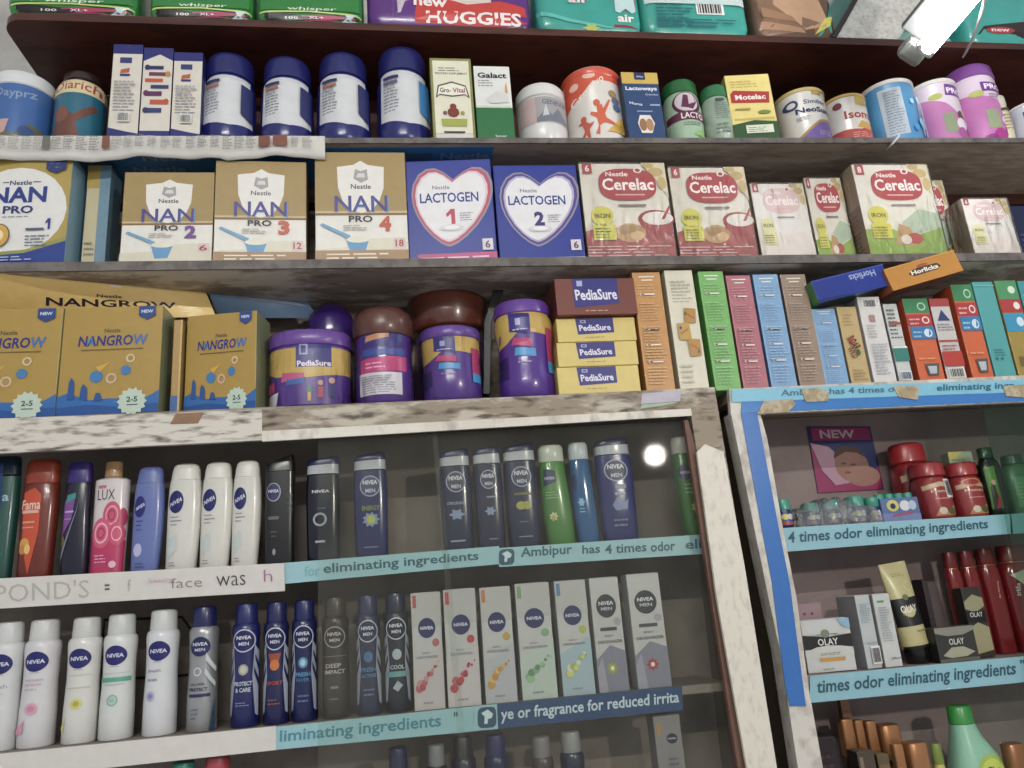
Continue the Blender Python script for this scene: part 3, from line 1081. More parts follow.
vessel('powder_jar', 57, 107, 66, SH1, [(0, .9, .9, 2), (.03, 1, 1, 2), (.7, 1, 1, 2), (.78, .96, .96, 2), (.88, .8, .8, 2)], [(.885, .72, .72, 2), (.89, .78, .78, 2), (.98, .76, .76, 2), (1, .7, .7, 2)], '2A1C18', '3E2620', [
    ('p', [(.1, .1), (.3, .42), (.55, .35), (.9, .52), (.95, .45), (.6, .25), (.7, .05), (.1, .02)], '7A4A3A'), ('e', .3, .36, .16, .1, '8E5A46'),
    ('r', 0, .64, 1, .82, 'D9CBA0'), ('t', 'Diarich', .55, .73, .85, .13, 'B0492C', {'arc': .02, 'b': .01})],
    'brown-lidded jar with a yellow and teal label beside the first jar', 'jar', bands=[(.05, .64, '1F7088'), (.64, .84, 'D9CBA0')], dr=1, n=48)
blue_ops_a = [('r', 0, .9, 1, 1, '2B2F7E'), ('p', [(0, 0), (1, 0), (1, .07), (.6, .09), (0, .13)], '2B2F7E'), ('r', .25, .8, .65, .86, '3A3F80'), ('p', [(.3, .73), (.6, .75), (.58, .7), (.28, .69)], 'C0603C'), ('r', .28, .66, .62, .685, '3A3F80'),
              ('lines', .12, .3, .85, .62, 10, '9C97A0'), ('bars', .3, .18, .72, .28, '3A3A4A')]
carton('supplement_box', 110, 140.5, 45, SH1, .045, ('D9D3C6', '2B2F7E', 'CFC9BC'), blue_ops_a, 'white and navy carton showing its barcode side, left one of three', 'box', 'white and navy cartons')
carton('supplement_box', 141, 171.5, 48.5, SH1, .045, ('D9D3C6', '2B2F7E', 'CFC9BC'), [('p', [(0, 1), (1, 1), (1, .86), (.55, .93), (0, .85)], '2B2F7E'), ('r', 0, 0, 1, .1, '2B2F7E'),
       ('r', .12, .76, .7, .8, '35306E'), ('r', .22, .69, .9, .73, '7A3A5A'), ('r', .1, .62, .7, .66, 'C9532E'), ('r', .3, .55, .9, .59, '3A3F80'), ('r', .12, .47, .68, .52, '6A2A62'), ('r', .3, .38, .9, .43, 'C9532E'), ('r', .15, .29, .7, .34, '3A3F80'),
       ('e', .16, .78, .09, .03, '35306E'), ('e', .86, .71, .09, .03, 'C28A3A'), ('e', .16, .5, .09, .03, '6A2A62'), ('e', .84, .41, .09, .03, 'C9532E'), ('e', .17, .315, .09, .03, '35306E')],
       'navy and white carton with stacked coloured tabs, middle one of three', 'box', 'white and navy cartons')
carton('supplement_box', 172, 201.5, 53, SH1, .045, ('D9D3C6', '2B2F7E', 'CFC9BC'), blue_ops_a, 'white and navy carton right beside the first blue-lidded bottle', 'box', 'white and navy cartons')


def supp(xl, xr, yt, label, last=0, rz=0):
    ops = [('p', [(.08, .22), (.1, .73), (.92, .71), (.97, .2), (.6, .17)], 'D4D5D8'), ('lines', .14, .3, .42, .58, 9, '8E909A'), ('r', .14, .62, .42, .65, '30346E'), ('r', .14, .57, .4, .6, 'B0705A' if not last else '6A6C8A'),
           ('p', [(.8, .3), (.98, .24), (.98, .6), (.8, .62)], '343A74' if not last else '3C8CC8')]
    return vessel('supplement_bottle', xl, xr, yt, SH1, SUPP, SUPPCAP, '262B78', '262C72', ops, label, 'bottle', 'blue-lidded supplement bottles', dr=1, n=48,
                  bands=[(.2, .68, 'CFD1D6')] if 0 else [], capmetal=0, curved=2, rz=rz)


supp(203, 257, 47.5, 'blue-lidded supplement bottle standing right of the white cartons')
supp(261, 314, 51.5, 'second from left of the blue-lidded supplement bottles')
supp(316.5, 370, 47, 'third from left of the blue-lidded supplement bottles, corner of newspaper under it')
supp(376, 429, 41.5, 'tallest blue-lidded supplement bottle, with a sky blue strip, beside the olive-edged box', 1)
carton('supplement_box', 431.5, 473.5, 59, SH1, .04, ('E2DEC8', '7E7F3A', 'CFC9A0'), [
    ('r', 0, 0, 1, 1, '8F9048'), ('r', .06, .08, .94, .97, 'E2DEC8'), ('t', 'PROTEIN SUPPLEMENT', .5, .81, .78, .025, '4A4A3A'), ('lines', .2, .84, .8, .9, 2, '8A8A7A'), ('p', [(.1, .5), (.16, .66), (.5, .71), (.84, .66), (.92, .5), (.8, .54), (.5, .52), (.2, .54)], '5C5C48'),
    ('p', [(.14, .53), (.19, .645), (.5, .69), (.82, .645), (.87, .53), (.8, .555), (.5, .535), (.2, .555)], 'ECE8D8'), ('t', 'Gro-', .34, .6, .26, .06, '2E3A26', {'b': .02}), ('t', 'Vital', .66, .6, .3, .06, 'A8405A', {'b': .02}),
    ('e', .5, .33, .14, .06, '8A3A2A'), ('e', .5, .4, .08, .035, '8A3A2A'), ('p', [(.22, .16), (.8, .16), (.82, .25), (.2, .25)], 'A8AE3C'), ('e', .3, .32, .05, .025, '8A5A6A'), ('e', .72, .32, .05, .025, '9AA04A'), ('r', .06, .0, .94, .07, 'D8D2CC'),
    ('r', .25, .08, .75, .1, '4A4A3A')], 'olive-edged white protein supplement box with a small red figure', 'box')
carton('supplement_box', 475.5, 512.5, 66.5, SH1, .04, ('E2E2DE', '2F7E48', 'D5D5D0'), [
    ('r', 0, 0, 1, .43, '237A43'), ('r', .0, .43, .96, .46, 'C9D8C4'), ('t', 'Galact', .5, .87, .8, .075, '1F2A26', {'b': .03}), ('lines', .1, .72, .5, .82, 3, '9A9A92'), ('p', [(.82, .62), (.9, .6), (.88, .78), (.84, .72)], 'E0A04A'),
    ('t', 'Sunver', .62, .05, .3, .03, 'D8E8D8'), ('p', [(.3, .55), (.6, .65), (.9, .62), (.9, .5), (.4, .48)], 'D5D4D0')], 'white and green box with the word Galact', 'box')
vessel('powder_jar', 516, 565, 80, SH1, [(0, .86, .86, 2), (.04, .95, .95, 2), (.25, .97, .97, 2), (.3, .99, .99, 2), (.72, .99, .99, 2), (.76, .92, .92, 2)],
       [(.765, .95, .95, 2), (.78, 1, 1, 2), (.93, .99, .99, 2), (.98, .9, .9, 2), (1, .8, .8, 2)], 'DAD8D6', 'DEDCDA', [
    ('r', .3, .3, .98, .72, 'A9A5A6'), ('t', 'GENEVA', .68, .64, .5, .08, '56627E', {'b': .01, 'arc': -.01}), ('p', [(.3, .36), (.5, .52), (.62, .42), (.75, .55), (.9, .4), (.95, .33), (.3, .31)], '7E8290'), ('p', [(.42, .4), (.5, .6), (.56, .42)], 'C9CCD0'), ('p', [(.02, .3), (.3, .3), (.3, .72), (.02, .72)], 'C8AEAE')],
    'round white plastic jar with a grey label', 'jar', dr=1, n=48)
vessel('powder_tin', 563, 621, 66, SH1, CAN, [(.9, .99, .99, 2), (.91, 1.01, 1.01, 2), (.985, 1.01, 1.01, 2), (1, .95, .95, 2)], 'DCD6CE', 'D5512E', [
    ('p', [(.0, .5), (.18, .62), (.4, .8), (1, .82), (1, .97), (0, .97)], 'DB5A33'), ('t', 'Gro-vivo', .32, .7, .6, .1, 'F0E4DA', {'rot': 32, 'b': .02}), ('e', .35, .88, .1, .04, 'EFC0AE'), ('e', .68, .92, .1, .03, 'EFC0AE'), ('e', .12, .78, .06, .05, 'EFC0AE'),
    ('p', [(.36, .1), (.42, .2), (.4, .3), (.3, .36), (.32, .39), (.42, .37), (.42, .46), (.5, .48), (.52, .42), (.64, .56), (.66, .54), (.54, .36), (.56, .3), (.7, .25), (.7, .22), (.52, .24), (.44, .2), (.42, .08)], 'D9653C'), ('e', .42, .5, .055, .045, 'D9653C'),
    ('p', [(.14, .06), (.2, .15), (.18, .24), (.12, .26), (.2, .3), (.28, .24), (.36, .26), (.27, .17), (.28, .05), (.24, .05), (.22, .12), (.18, .05)], 'CC5C40'), ('e', .2, .31, .04, .04, 'CC5C40'),
    ('e', .72, .64, .075, .05, 'A88A5A'), ('e', .76, .55, .07, .05, '6A7090'), ('e', .77, .46, .07, .05, '4F6FA0'), ('p', [(.55, .12), (.9, .13), (.86, .36)], 'DDB23A'), ('lines', .68, .15, .85, .24, 3, 'A8862A')],
    'orange and white tin with jumping orange figures', 'tin', dr=1, n=48)
carton('supplement_box', 625, 662, 73, SH1, .04, ('31507E', '2A4268', '2A4268'), [
    ('r', 0, .83, 1, 1, 'D1B13C'), ('r', .35, .89, .65, 1, '2C3566'), ('t', '200g', .5, .935, .18, .03, 'D8D8E0'), ('t', 'Lactoways', .5, .75, .86, .075, 'E6E8EE', {'b': .03}), ('t', 'Granules', .76, .67, .34, .03, 'C8D0E0', {'b': .01}),
    ('t', 'Mama', .3, .53, .35, .04, 'D8DCE8', {'b': .02, 'rot': -4}), ('r', .68, .5, .95, .525, '9FB0CC'), ('r', .3, .41, .72, .425, '9FB0CC'),
    ('p', [(.28, .24), (.36, .36), (.64, .36), (.74, .24), (.64, .1), (.36, .1)], 'E4DCD6'), ('e', .42, .22, .1, .09, 'A0764C'), ('e', .6, .22, .1, .09, 'B98A5C')], 'blue carton with a yellow top band and a hexagonal picture', 'box')
BOT = [(0, .84, .84, 2), (.02, .92, .92, 2), (.3, 1, 1, 2), (.55, 1, 1, 2), (.72, .93, .93, 2), (.78, .86, .86, 2)]
BOTCAP = [(.78, .9, .9, 2), (.79, .94, .94, 2), (.95, .92, .92, 2), (.98, .86, .86, 2), (1, .72, .72, 2)]
vessel('syrup_bottle', 662.5, 699, 76, SH1, BOT, BOTCAP, 'A3BFA2', '1E7038', [
    ('e', .48, .58, .36, .19, '5E2340'), ('e', .47, .6, .3, .155, 'CFC0C8'), ('p', [(.3, .52), (.4, .72), (.52, .7), (.5, .55), (.7, .6), (.66, .72), (.74, .6), (.6, .48)], '6A3050'), ('p', [(.0, .32), (.98, .32), (.98, .46), (.3, .45), (0, .42)], '6A2848'), ('t', 'LACTO', .58, .385, .62, .09, 'E8DCE2', {'b': .02}),
    ('lines', .3, .24, .8, .3, 2, '6A8A6A'), ('p', [(.55, .1), (.9, .06), (.85, .14), (.7, .18)], '8FC06A')], 'pale green bottle with a plum label and green cap', 'bottle', dr=1)
vessel('syrup_bottle', 701.5, 730, 82, SH1, BOT, BOTCAP, '9CAE9C', '2D7D4E', [('lines', .25, .38, .8, .66, 8, '7A8A80'), ('r', .3, .67, .6, .72, '4A6A5A'), ('lines', .2, .15, .8, .32, 3, '84947E')],
       'small grey-green bottle with a green cap beside the yellow box', 'bottle', dr=1)
carton('supplement_box', 732, 775, 75, SH1, .05, ('E0CF78', 'B9AC52', 'D8CE90'), [
    ('p', [(0, 0), (1, 0), (1, .27), (.5, .3), (0, .24)], '355E35'), ('p', [(.06, .3), (.95, .3), (.95, .34), (.06, .33)], 'C9B44E'), ('p', [(.06, .57), (.9, .55), (.94, .72), (.14, .76), (.06, .7)], 'B23030'), ('t', 'Motelac', .5, .65, .68, .08, 'F0E0D8', {'b': .03}),
    ('lines', .1, .8, .7, .92, 3, 'C2B060'), ('r', .12, .45, .45, .48, 'A8923A'), ('e', .75, .41, .14, .03, '7A8A2A'), ('r', .28, .1, .88, .22, 'D9DEC8'), ('lines', .32, .12, .84, .2, 3, '7A9A6A')],
    'yellow box with a red name banner and dark green base', 'box', rz=-6)


def tin(xl, xr, yt, body, ops, label, lid='D6D2CC', lidh=.93, bands=(), rz=0):
    return vessel('formula_tin', xl, xr, yt, SH1, CAN, [(lidh, 1.0, 1.0, 2), (lidh+.005, 1.02, 1.02, 2), (.99, 1.02, 1.02, 2), (1, .97, .97, 2)], body, lid, ops, label, 'tin', dr=1, bands=bands, n=48, rz=rz)


tin(777.5, 823, 87, 'D9D6D2', [('p', [(.05, .05), (.3, .22), (.55, .38), (.95, .46), (.95, .42), (.55, .33), (.3, .17), (.12, .03)], 'B8933C'), ('p', [(.12, .03), (.3, .17), (.55, .33), (.97, .42), (.97, .03)], '7F66B0'),
    ('t', 'Similac', .55, .73, .48, .08, '34507E', {'b': .01}), ('t', 'NeoSure', .55, .58, .78, .1, '27406E', {'b': .03}), ('e', .12, .72, .1, .09, '3A4A7E'), ('e', .12, .72, .06, .05, 'D9D6D2'), ('r', .5, .86, .72, .95, 'B99B3E'), ('lines', .15, .4, .4, .48, 3, 'A0A0A0'), ('lines', .5, .1, .85, .2, 3, 'B7A6D0')],
    'white infant formula tin with a gold curve and purple base', lid='C9B26A')
tin(823.5, 864, 93, 'DAD5CF', [('t', 'Isomil', .58, .56, .72, .17, 'B03A3C', {'b': .02}), ('p', [(0, .28), (.5, .24), (1, .4), (1, .0), (0, 0)], 'BE4C40'), ('p', [(.42, .28), (.75, .24), (.85, .38), (.55, .42)], 'CFA64A'), ('e', .14, .78, .07, .07, '8A3A4A'), ('p', [(.48, .75), (.8, .75), (.78, .93), (.5, .93)], 'C2A444'), ('lines', .3, .08, .8, .2, 3, 'E0A8A0')],
    'small white formula tin with red base and gold lid', lid='C9A650')
tin(864.5, 911.5, 78, '4E9AC8', [('r', .1, .12, .46, .86, 'B9C2CA'), ('lines', .14, .15, .42, .82, 16, '8A98A6'), ('e', .86, .68, .1, .06, 'CFE2EE'), ('e', .9, .5, .09, .08, '2F7EC0'), ('e', .8, .3, .1, .09, '8ACBE8'), ('e', .9, .16, .1, .09, '1F68AE'), ('e', .62, .62, .05, .04, 'A8D8EE'), ('e', .6, .2, .06, .05, '3FA0DC')],
    'sky blue tin turned to its printed back panel')
PROO = [('p', [(.05, .03), (.95, .03), (.98, .25), (.6, .45), (.4, .6), (.05, .72)], 'C27AAE'), ('p', [(.45, .9), (1, .9), (1, .7), (.42, .72)], '7C3F94'), ('t', 'PRO', .68, .8, .42, .09, 'F0E6F0', {'b': .03}), ('e', .25, .72, .12, .05, 'B6BA5A'),
        ('r', .28, .14, .52, .44, '96A07E'), ('e', .68, .4, .09, .08, '6A4A50'), ('e', .8, .44, .08, .07, 'D2AE9A'), ('e', .66, .26, .14, .1, 'E2D2DC'), ('e', .85, .18, .1, .08, '8A3A84'), ('e', .62, .12, .12, .09, 'B05A9E'), ('e', .88, .3, .08, .07, 'D8B4D0')]
tin(912, 954.5, 78, 'D9CAD6', PROO, 'pink and white tin with a purple PRO badge, left of the purple-lidded one')
vessel('powder_jar', 950, 993, 61, SH1, [(0, .88, .88, 2), (.02, .96, .96, 2), (.3, 1, 1, 2), (.8, .95, .95, 2), (.84, .9, .9, 2)], [(.84, .94, .94, 2), (.85, .98, .98, 2), (.97, .94, .94, 2), (1, .85, .85, 2)], 'D9C6D6', '8A4E9E', [
    ('p', [(.02, .02), (.98, .02), (.98, .35), (.6, .52), (.02, .62)], 'C678B4'), ('p', [(.35, .62), (.95, .62), (.98, .73), (.35, .74)], '7A3A92'), ('t', 'PRO-', .66, .68, .5, .07, 'F2E8F2', {'b': .03}), ('lines', .45, .54, .85, .6, 2, '9A7A9A'), ('e', .25, .6, .12, .04, 'B6BA5A'),
    ('r', .3, .16, .55, .38, '9AA882'), ('e', .5, .08, .14, .07, 'B02E8E'), ('e', .75, .12, .13, .08, 'A02C86'), ('e', .88, .22, .1, .07, 'D0409E'), ('e', .7, .25, .12, .05, 'E0C2DA'), ('e', .3, .05, .12, .04, '8E2E84')],
    'tall pink jar with a purple lid', 'jar', dr=1, n=48, bands=[(.1, .5, 'CFA0C6')])
vessel('powder_jar', 994.5, 1008, 94, SH1, BOT, BOTCAP, 'D2C9A8', 'C9C4B4', [('lines', .2, .25, .8, .6, 5, '9A8A5A'), ('r', .2, .64, .8, .7, '5A5040')], 'cream coloured narrow jar beside the purple-lidded jar', 'jar', dr=1)
tin(1009.5, 1048, 99, 'C9CDD4', [('t', 'E', .2, .7, .22, .2, '2A3A6E', {'b': .03}), ('lines', .1, .3, .5, .5, 4, '6A7290'), ('r', 0, 0, 1, .16, '36558E')], 'white and blue tin cut off by the right edge of the picture')

# ---------- row 2 : boxes of baby food
def nan_box(xl, xr, yt, num, numcol, badge, label, setback=0, rz=0):
    ops = [('r', 0, .43, 1, 1, 'A98F52'), ('r', 0, .41, 1, .43, '8A6A3A'), ('r', 0, .43, 1, .45, 'C9B28A'), ('p', [(.24, .86), (.42, .88), (.5, .92), (.58, .88), (.76, .86), (.75, .66), (.7, .54), (.62, .46), (.5, .43), (.38, .46), (.3, .54), (.25, .66)], 'E4E0DA'),
           ('p', [(.42, .75), (.44, .84), (.5, .82), (.57, .84), (.58, .74), (.5, .71)], 'A8A6A4'), ('p', [(.45, .76), (.47, .8), (.54, .8), (.55, .76)], 'D6D3CE'), ('t', 'Nestle', .5, .675, .22, .045, '3A3A40', {'b': .01}),
           ('t', 'NAN', .5, .515, .58, .15, '3F4A8E', {'b': .015}), ('t', 'NAN', .508, .508, .58, .15, '5B9CCB', {'b': -.02}), ('t', 'NAN', .5, .518, .57, .14, '5A4A96', {'b': -.005}),
           ('t', 'PRO', .49, .375, .26, .06, '3A3A48', {'b': .025}), ('t', num, .755, .33, .13, .14, numcol, {'b': .05}), ('lines', .3, .27, .58, .33, 3, 'B4AEA8'),
           ('p', [(0, 0), (1, 0), (1, .16), (.8, .2), (.55, .19), (.35, .12), (0, .1)], 'D8D2BE'), ('p', [(.05, .32), (.08, .335), (.38, .22), (.36, .19)], '6FA8CC'), ('p', [(.33, .2), (.57, .17), (.52, .045), (.38, .04)], '5B9CC8'), ('e', .455, .185, .12, .028, 'E2DCC8'),
           ('r', .84, .1, .97, .2, 'D8C4C0'), ('t', badge, .905, .15, .09, .065, 'B0403E', {'b': .02})]
    if num != '2':
        ops += [('r', 0, 0, 1, .09, 'A98558'), ('lines', .12, .015, .85, .08, 2, 'E6DCC8')]
    return carton('baby_formula_box', xl, xr, yt, SH2, .062, ('E2DED6', '9A8260', 'A98F52'), ops, label, 'box', 'gold and white formula boxes', setback, rz)


carton('baby_formula_box', 84, 108, 166, SH2, .05, ('C9BE98', '6E93A6', 'A0883E'), [('r', 0, .78, .55, 1, 'B8A04A'), ('r', .55, 0, 1, 1, '7296AA'), ('lines', .1, .15, .5, .3, 3, '8A8A7A')], 'gold and blue formula box standing behind the largest one at left', 'box', setback=.03)
carton('baby_formula_box', -33, 71, 158, SH2, .068, ('E0DDD8', '7FA6B8', 'B49A3C'), [
    ('r', 0, 0, 1, 1, 'B8A04A'), ('e', .48, .5, .50, .40, 'E2E0DC'), ('p', [(0, .0), (1, 0), (1, .2), (.6, .1), (.2, .08), (0, .1)], '2E4A9A'), ('p', [(0, .1), (.2, .08), (.6, .1), (1, .2), (1, .24), (.6, .13), (.2, .11), (0, .13)], '9AA04A'),
    ('t', 'Nestle', .5, .755, .22, .045, '34406E', {'b': .02}), ('r', .32, .755, .38, .765, '6A6A78'), ('r', .62, .755, .7, .765, '6A6A78'), ('t', 'NAN', .49, .64, .56, .15, '2E4694', {'b': .03}), ('t', 'PRO', .5, .5, .3, .075, '34427E', {'b': .03}), ('lines', .35, .43, .68, .45, 1, '8A8A96'),
    ('p', [(.785, .375), (.81, .41), (.835, .41), (.835, .31), (.812, .31), (.812, .38), (.79, .36)], '2E4694'), ('lines', .6, .16, .85, .27, 4, '7A8298'), ('r', .6, .3, .78, .32, '5A6480'), ('e', .34, .26, .11, .11, '6A6458'), ('e', .34, .26, .1, .1, 'D8A93A'), ('e', .34, .26, .05, .05, 'F0D9A0'), ('lines', .25, .03, .72, .08, 2, 'B8C2E0'),
    ('p', [(.75, 1), (.95, 1), (.95, .87), (.85, .83), (.75, .87)], '34427E'), ('lines', .78, .88, .92, .95, 2, 'C8CCE0')], 'large gold, white and blue formula box with number 1 at the left end', 'box', rz=-3)
nan_box(122, 213.3, 173, '2', '7A4A9A', '6', 'gold and white formula box with a purple number 2')
nan_box(214, 305.5, 162, '3', 'C9563A', '12', 'gold and white formula box with an orange number 3', rz=2)
nan_box(315, 407, 153, '4', 'C9563A', '18', 'gold and white formula box with a red number 4, tallest of its shelf')


HALF = [(0, .80), (.05, .835), (.12, .88), (.22, .92), (.32, .915), (.41, .86), (.465, .76), (.475, .66), (.45, .55), (.40, .45), (.31, .33), (.2, .23), (.1, .165), (.04, .14), (0, .13)]


def heart(q, col):
    pts = HALF + [(-x, y) for x, y in HALF[-2:0:-1]]
    return ('p', [(.485+x*q+.12*(y*q-.3), .55+(y-.55)*q) for x, y in pts], col)


def lacto(xl, xr, yt, num, ring, numcol, label, strip_):
    ops = [heart(1, '9A94A0'), heart(.955, ring), heart(.89, 'DCC8D2' if strip_ else 'B9B2D0'), heart(.84, 'E4E1E4'), ('t', 'Nestle', .4, .72, .2, .04, '6A6C80', {'b': .01}),
           ('t', 'LACTOGEN', .49, .615, .68, .1, '1F4E96', {'b': .02}), ('t', '2', .5, .42, .12, .15, numcol, {'b': .05}) if num == '2' else ('p', [(.44, .45), (.5, .5), (.545, .5), (.545, .35), (.5, .35), (.5, .45), (.45, .42)], numcol), ('lines', .6, .38, .76, .47, 4, '9A9AA8'), ('e', .5, .31, .14, .03, 'D6D2D8'), ('e', .5, .315, .09, .018, 'EAE8EA'),
           ('r', .84, .08, .96, .19, 'D8D4DA'), ('t', '6', .9, .135, .06, .075, '7A3A6A', {'b': .03})]
    if strip_:
        ops += [('r', .1, 0, 1, .06, 'C04884'), ('lines', .14, .01, .95, .05, 1, 'E8B8D0')]
    else:
        ops += [('r', .08, .0, 1, .012, 'D0D0DC')]
    return carton('baby_formula_box', xl, xr, yt, SH2, .06, ('2B3F9E', '24347E', '2B3F9E'), ops, label, 'box', 'blue boxes with a heart', rz=-4 if strip_ else -1)


lacto(408.5, 495, 160.5, '1', 'C0506C', 'C03A5C', 'blue formula box with a pink-edged heart and number 1', 1)
lacto(496.5, 581, 165.5, '2', '5E4A96', '4A3A82', 'blue formula box with a violet-edged heart and number 2', 0)


def cere(xl, xr, yt, label, rz=0, setback=0, num='6', green=0, wrap=WRAP, faded=0, depth=.06, side=None):
    bot = [('p', [(0, 0), (1, 0), (1, .22), (.85, .36), (.5, .3), (.2, .33), (0, .28)], 'B5504E' if not faded else 'E8DED8')]
    if green:
        bot = [('p', [(0, 0), (1, 0), (1, .3), (.6, .2), (.3, .3), (0, .28)], '9CBB3C'), ('p', [(.5, .2), (1, .3), (1, .45), (.75, .5), (.5, .36)], 'B9C9B0'), ('p', [(.35, .12), (.62, .1), (.58, .3), (.45, .34)], 'C9A06A'), ('e', .62, .18, .1, .06, 'C0503C'), ('e', .5, .17, .07, .05, 'E8E2D8')]
    elif not faded:
        bot += [('e', .82, .4, .21, .1, 'A83A38'), ('p', [(.61, .4), (1, .4), (1, .24), (.75, .24), (.65, .3)], 'B04444'), ('e', .84, .41, .18, .07, 'E8E4DC'), ('p', [(.88, .4), (1, .56), (1, .52), (.92, .4)], 'B83A34'), ('e', .5, .26, .18, .1, 'C9A570', 0, 14), ('e', .44, .29, .07, .05, 'B38E55'), ('e', .58, .23, .08, .05, 'DDBE8A'), ('e', .52, .3, .06, .04, 'B8955A'),
                ('lines', .0, .02, .98, .14, 4, 'E0C4BE')]
    ops = bot + [('p', [(.72, 1), (1, 1), (1, .62), (.9, .78)], 'DCD2B2'), ('e', .88, .9, .09, .05, 'C9B070'), ('e', .94, .78, .05, .07, 'CDB577'), ('e', .8, .97, .07, .03, 'C9B070'),
                 ('p', [(.535+.335*math.copysign(abs(math.cos(2*PI*q/28))**.7, math.cos(2*PI*q/28)), .765+.17*math.copysign(abs(math.sin(2*PI*q/28))**.7, math.sin(2*PI*q/28))) for q in range(28)], 'BC2F38' if not faded else 'E2C6C6'),
                 ('t', 'Nestle', .42, .875, .26, .05, 'F0E4E0', {'b': .03}), ('t', 'Cerelac', .54, .765, .6, .13, 'F8F2EE', {'b': .024}), ('r', .38, .645, .72, .66, 'E6B8B4'),
                 ('r', .03, .88, .14, .99, 'B8444A'), ('t', num, .085, .935, .05, .07, 'F0E6E2', {'b': .03}), ('e', .67, .915, .05, .03, 'F0E6E2'), ('e', .67, .915, .03, .018, 'BC2F38'),
                 ('r', .4, .53, .72, .55, '9A8A86'), ('e', .2, .43, .13, .1, 'D8D22E' if not faded else 'E4E0A8'), ('t', 'IRON', .2, .43, .18, .05, '6A6420', {'b': .02}), ('r', .08, .18, .33, .34, 'D8D22E' if not faded else 'E4E0A8'), ('lines', .1, .2, .31, .32, 4, '9A9430')]
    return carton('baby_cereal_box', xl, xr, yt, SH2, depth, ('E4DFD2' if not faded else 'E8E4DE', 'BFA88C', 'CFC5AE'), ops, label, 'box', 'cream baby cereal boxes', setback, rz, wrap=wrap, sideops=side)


cere(583.5, 670.5, 164, 'cream baby cereal box beside the blue number 2 box')
cere(674, 751, 168, 'cream baby cereal box, second from left of the cereal row', setback=.004)
cere(756, 810, 184, 'low cream box in shiny creased plastic wrap between two cereal boxes', faded=1, setback=.008)
cere(812, 849, 178.5, 'narrow cream and green cereal box just left of the large number 8 one', green=1, setback=.035)
cere(861, 937.5, 165, 'large cream and green cereal box turned to show its tan side, with number 8', green=1, num='8', rz=0, depth=.052, side=[('r', 0, 0, 1, .55, 'B98F72'), ('r', 0, .55, 1, 1, 'CDB893'), ('lines', .1, .05, .9, .5, 10, '8A5A4A')])
cere(922, 953, 181, 'cream box behind the large number 8 one, showing only its right part', setback=.056, green=1)
cere(968, 1014, 199, 'faded low cream box in clear plastic at the right end of the cereal row', faded=1, setback=0, depth=.045)
carton('baby_formula_box', 1016, 1060, 206, SH2, .05, ('1E2A52', '1A2446', '1E2A52'), [('lines', .1, .2, .8, .6, 5, '4A5A8A')], 'dark navy box at the far right end of the cereal shelf', 'box', setback=.07)

# ---------- row 3 left : gold growth milk boxes
def grow(xl, xr, yt, label, rz=0, setback=0, ramp=0):
    ops = [('p', [(0, 0), (1, 0), (1, .2), (.85, .12), (.5, .14), (.3, .13), (.1, .2), (0, .17)], '2C74B8'), ('p', [(0, 0), (1, 0), (1, .08), (.6, .06), (.3, .09), (0, .07)], '1F5CA2'),
           ('t', 'Nestle', .5, .77, .16, .04, '5A5440', {'b': .01}), ('t', 'NANGRO', .44, .675, .54, .1, '33388A', {'sh': .1, 'b': .02}), ('t', 'A', .29, .672, .08, .08, '3C8CC8', {'sh': .1, 'b': 0}), ('t', 'W', .785, .675, .15, .1, '2F78C0', {'sh': .1, 'b': .02}),
           ('r', .2, .585, .82, .595, '7A6A3A'), ('p', [(.36, .43), (.5, .47), (.4, .38)], 'D6A82E'), ('e', .37, .34, .065, .055, '3E84BC'), ('e', .66, .39, .05, .045, '3E84BC'), ('g', .52, .32, .055, .05, 'D2B498', .6), ('g', .7, .5, .045, .04, 'D8C29C', .6),
           ('p', [(.1, .14), (.11, .3), (.13, .34), (.16, .3), (.17, .14)], '2A5EA0'), ('p', [(.22, .14), (.23, .24), (.25, .28), (.29, .24), (.3, .12)], '2A5EA0'), ('p', [(.36, .12), (.38, .19), (.42, .19), (.45, .12)], '2A5EA0'),
           star(.74, .1, .15, .13, 14, 'BFD0C0', .82), ('t', '2-5', .74, .12, .11, .05, '3A5A5A', {'b': .03}), ('r', .69, .065, .8, .075, '4A6A6A'),
           ('p', [(.76, .99), (.93, .99), (.93, .9), (.845, .86), (.76, .9)], '2A4E92'), ('t', 'NEW', .845, .94, .12, .03, 'D8DCE6', {'b': .03})]
    o = carton('growth_milk_box', xl, xr, yt, SH3, .06, ('B4943A', '8E9470', 'BCA050'), ops, label, 'box', 'gold growth milk boxes', setback, rz, rough=.27)
    return o


grow(-48, 59, 309, 'gold growth milk box cut off by the left edge of the picture')
grow(60, 162, 307, 'gold growth milk box with a blue side, second from left', rz=-2)
carton('growth_milk_box', 171.5, 181, 320, SH3, .05, ('B08A3A', 'A8893A', 'A89046'), [('r', 0, 0, 1, .18, '2C64A4'), ('r', .8, 0, 1, 1, 'C9A858')], 'gold carton seen edge-on between the milk boxes', 'box', setback=.01)
grow(187, 261, 313.5, 'gold growth milk box turned towards the middle, standing alone', rz=-10, setback=.012)

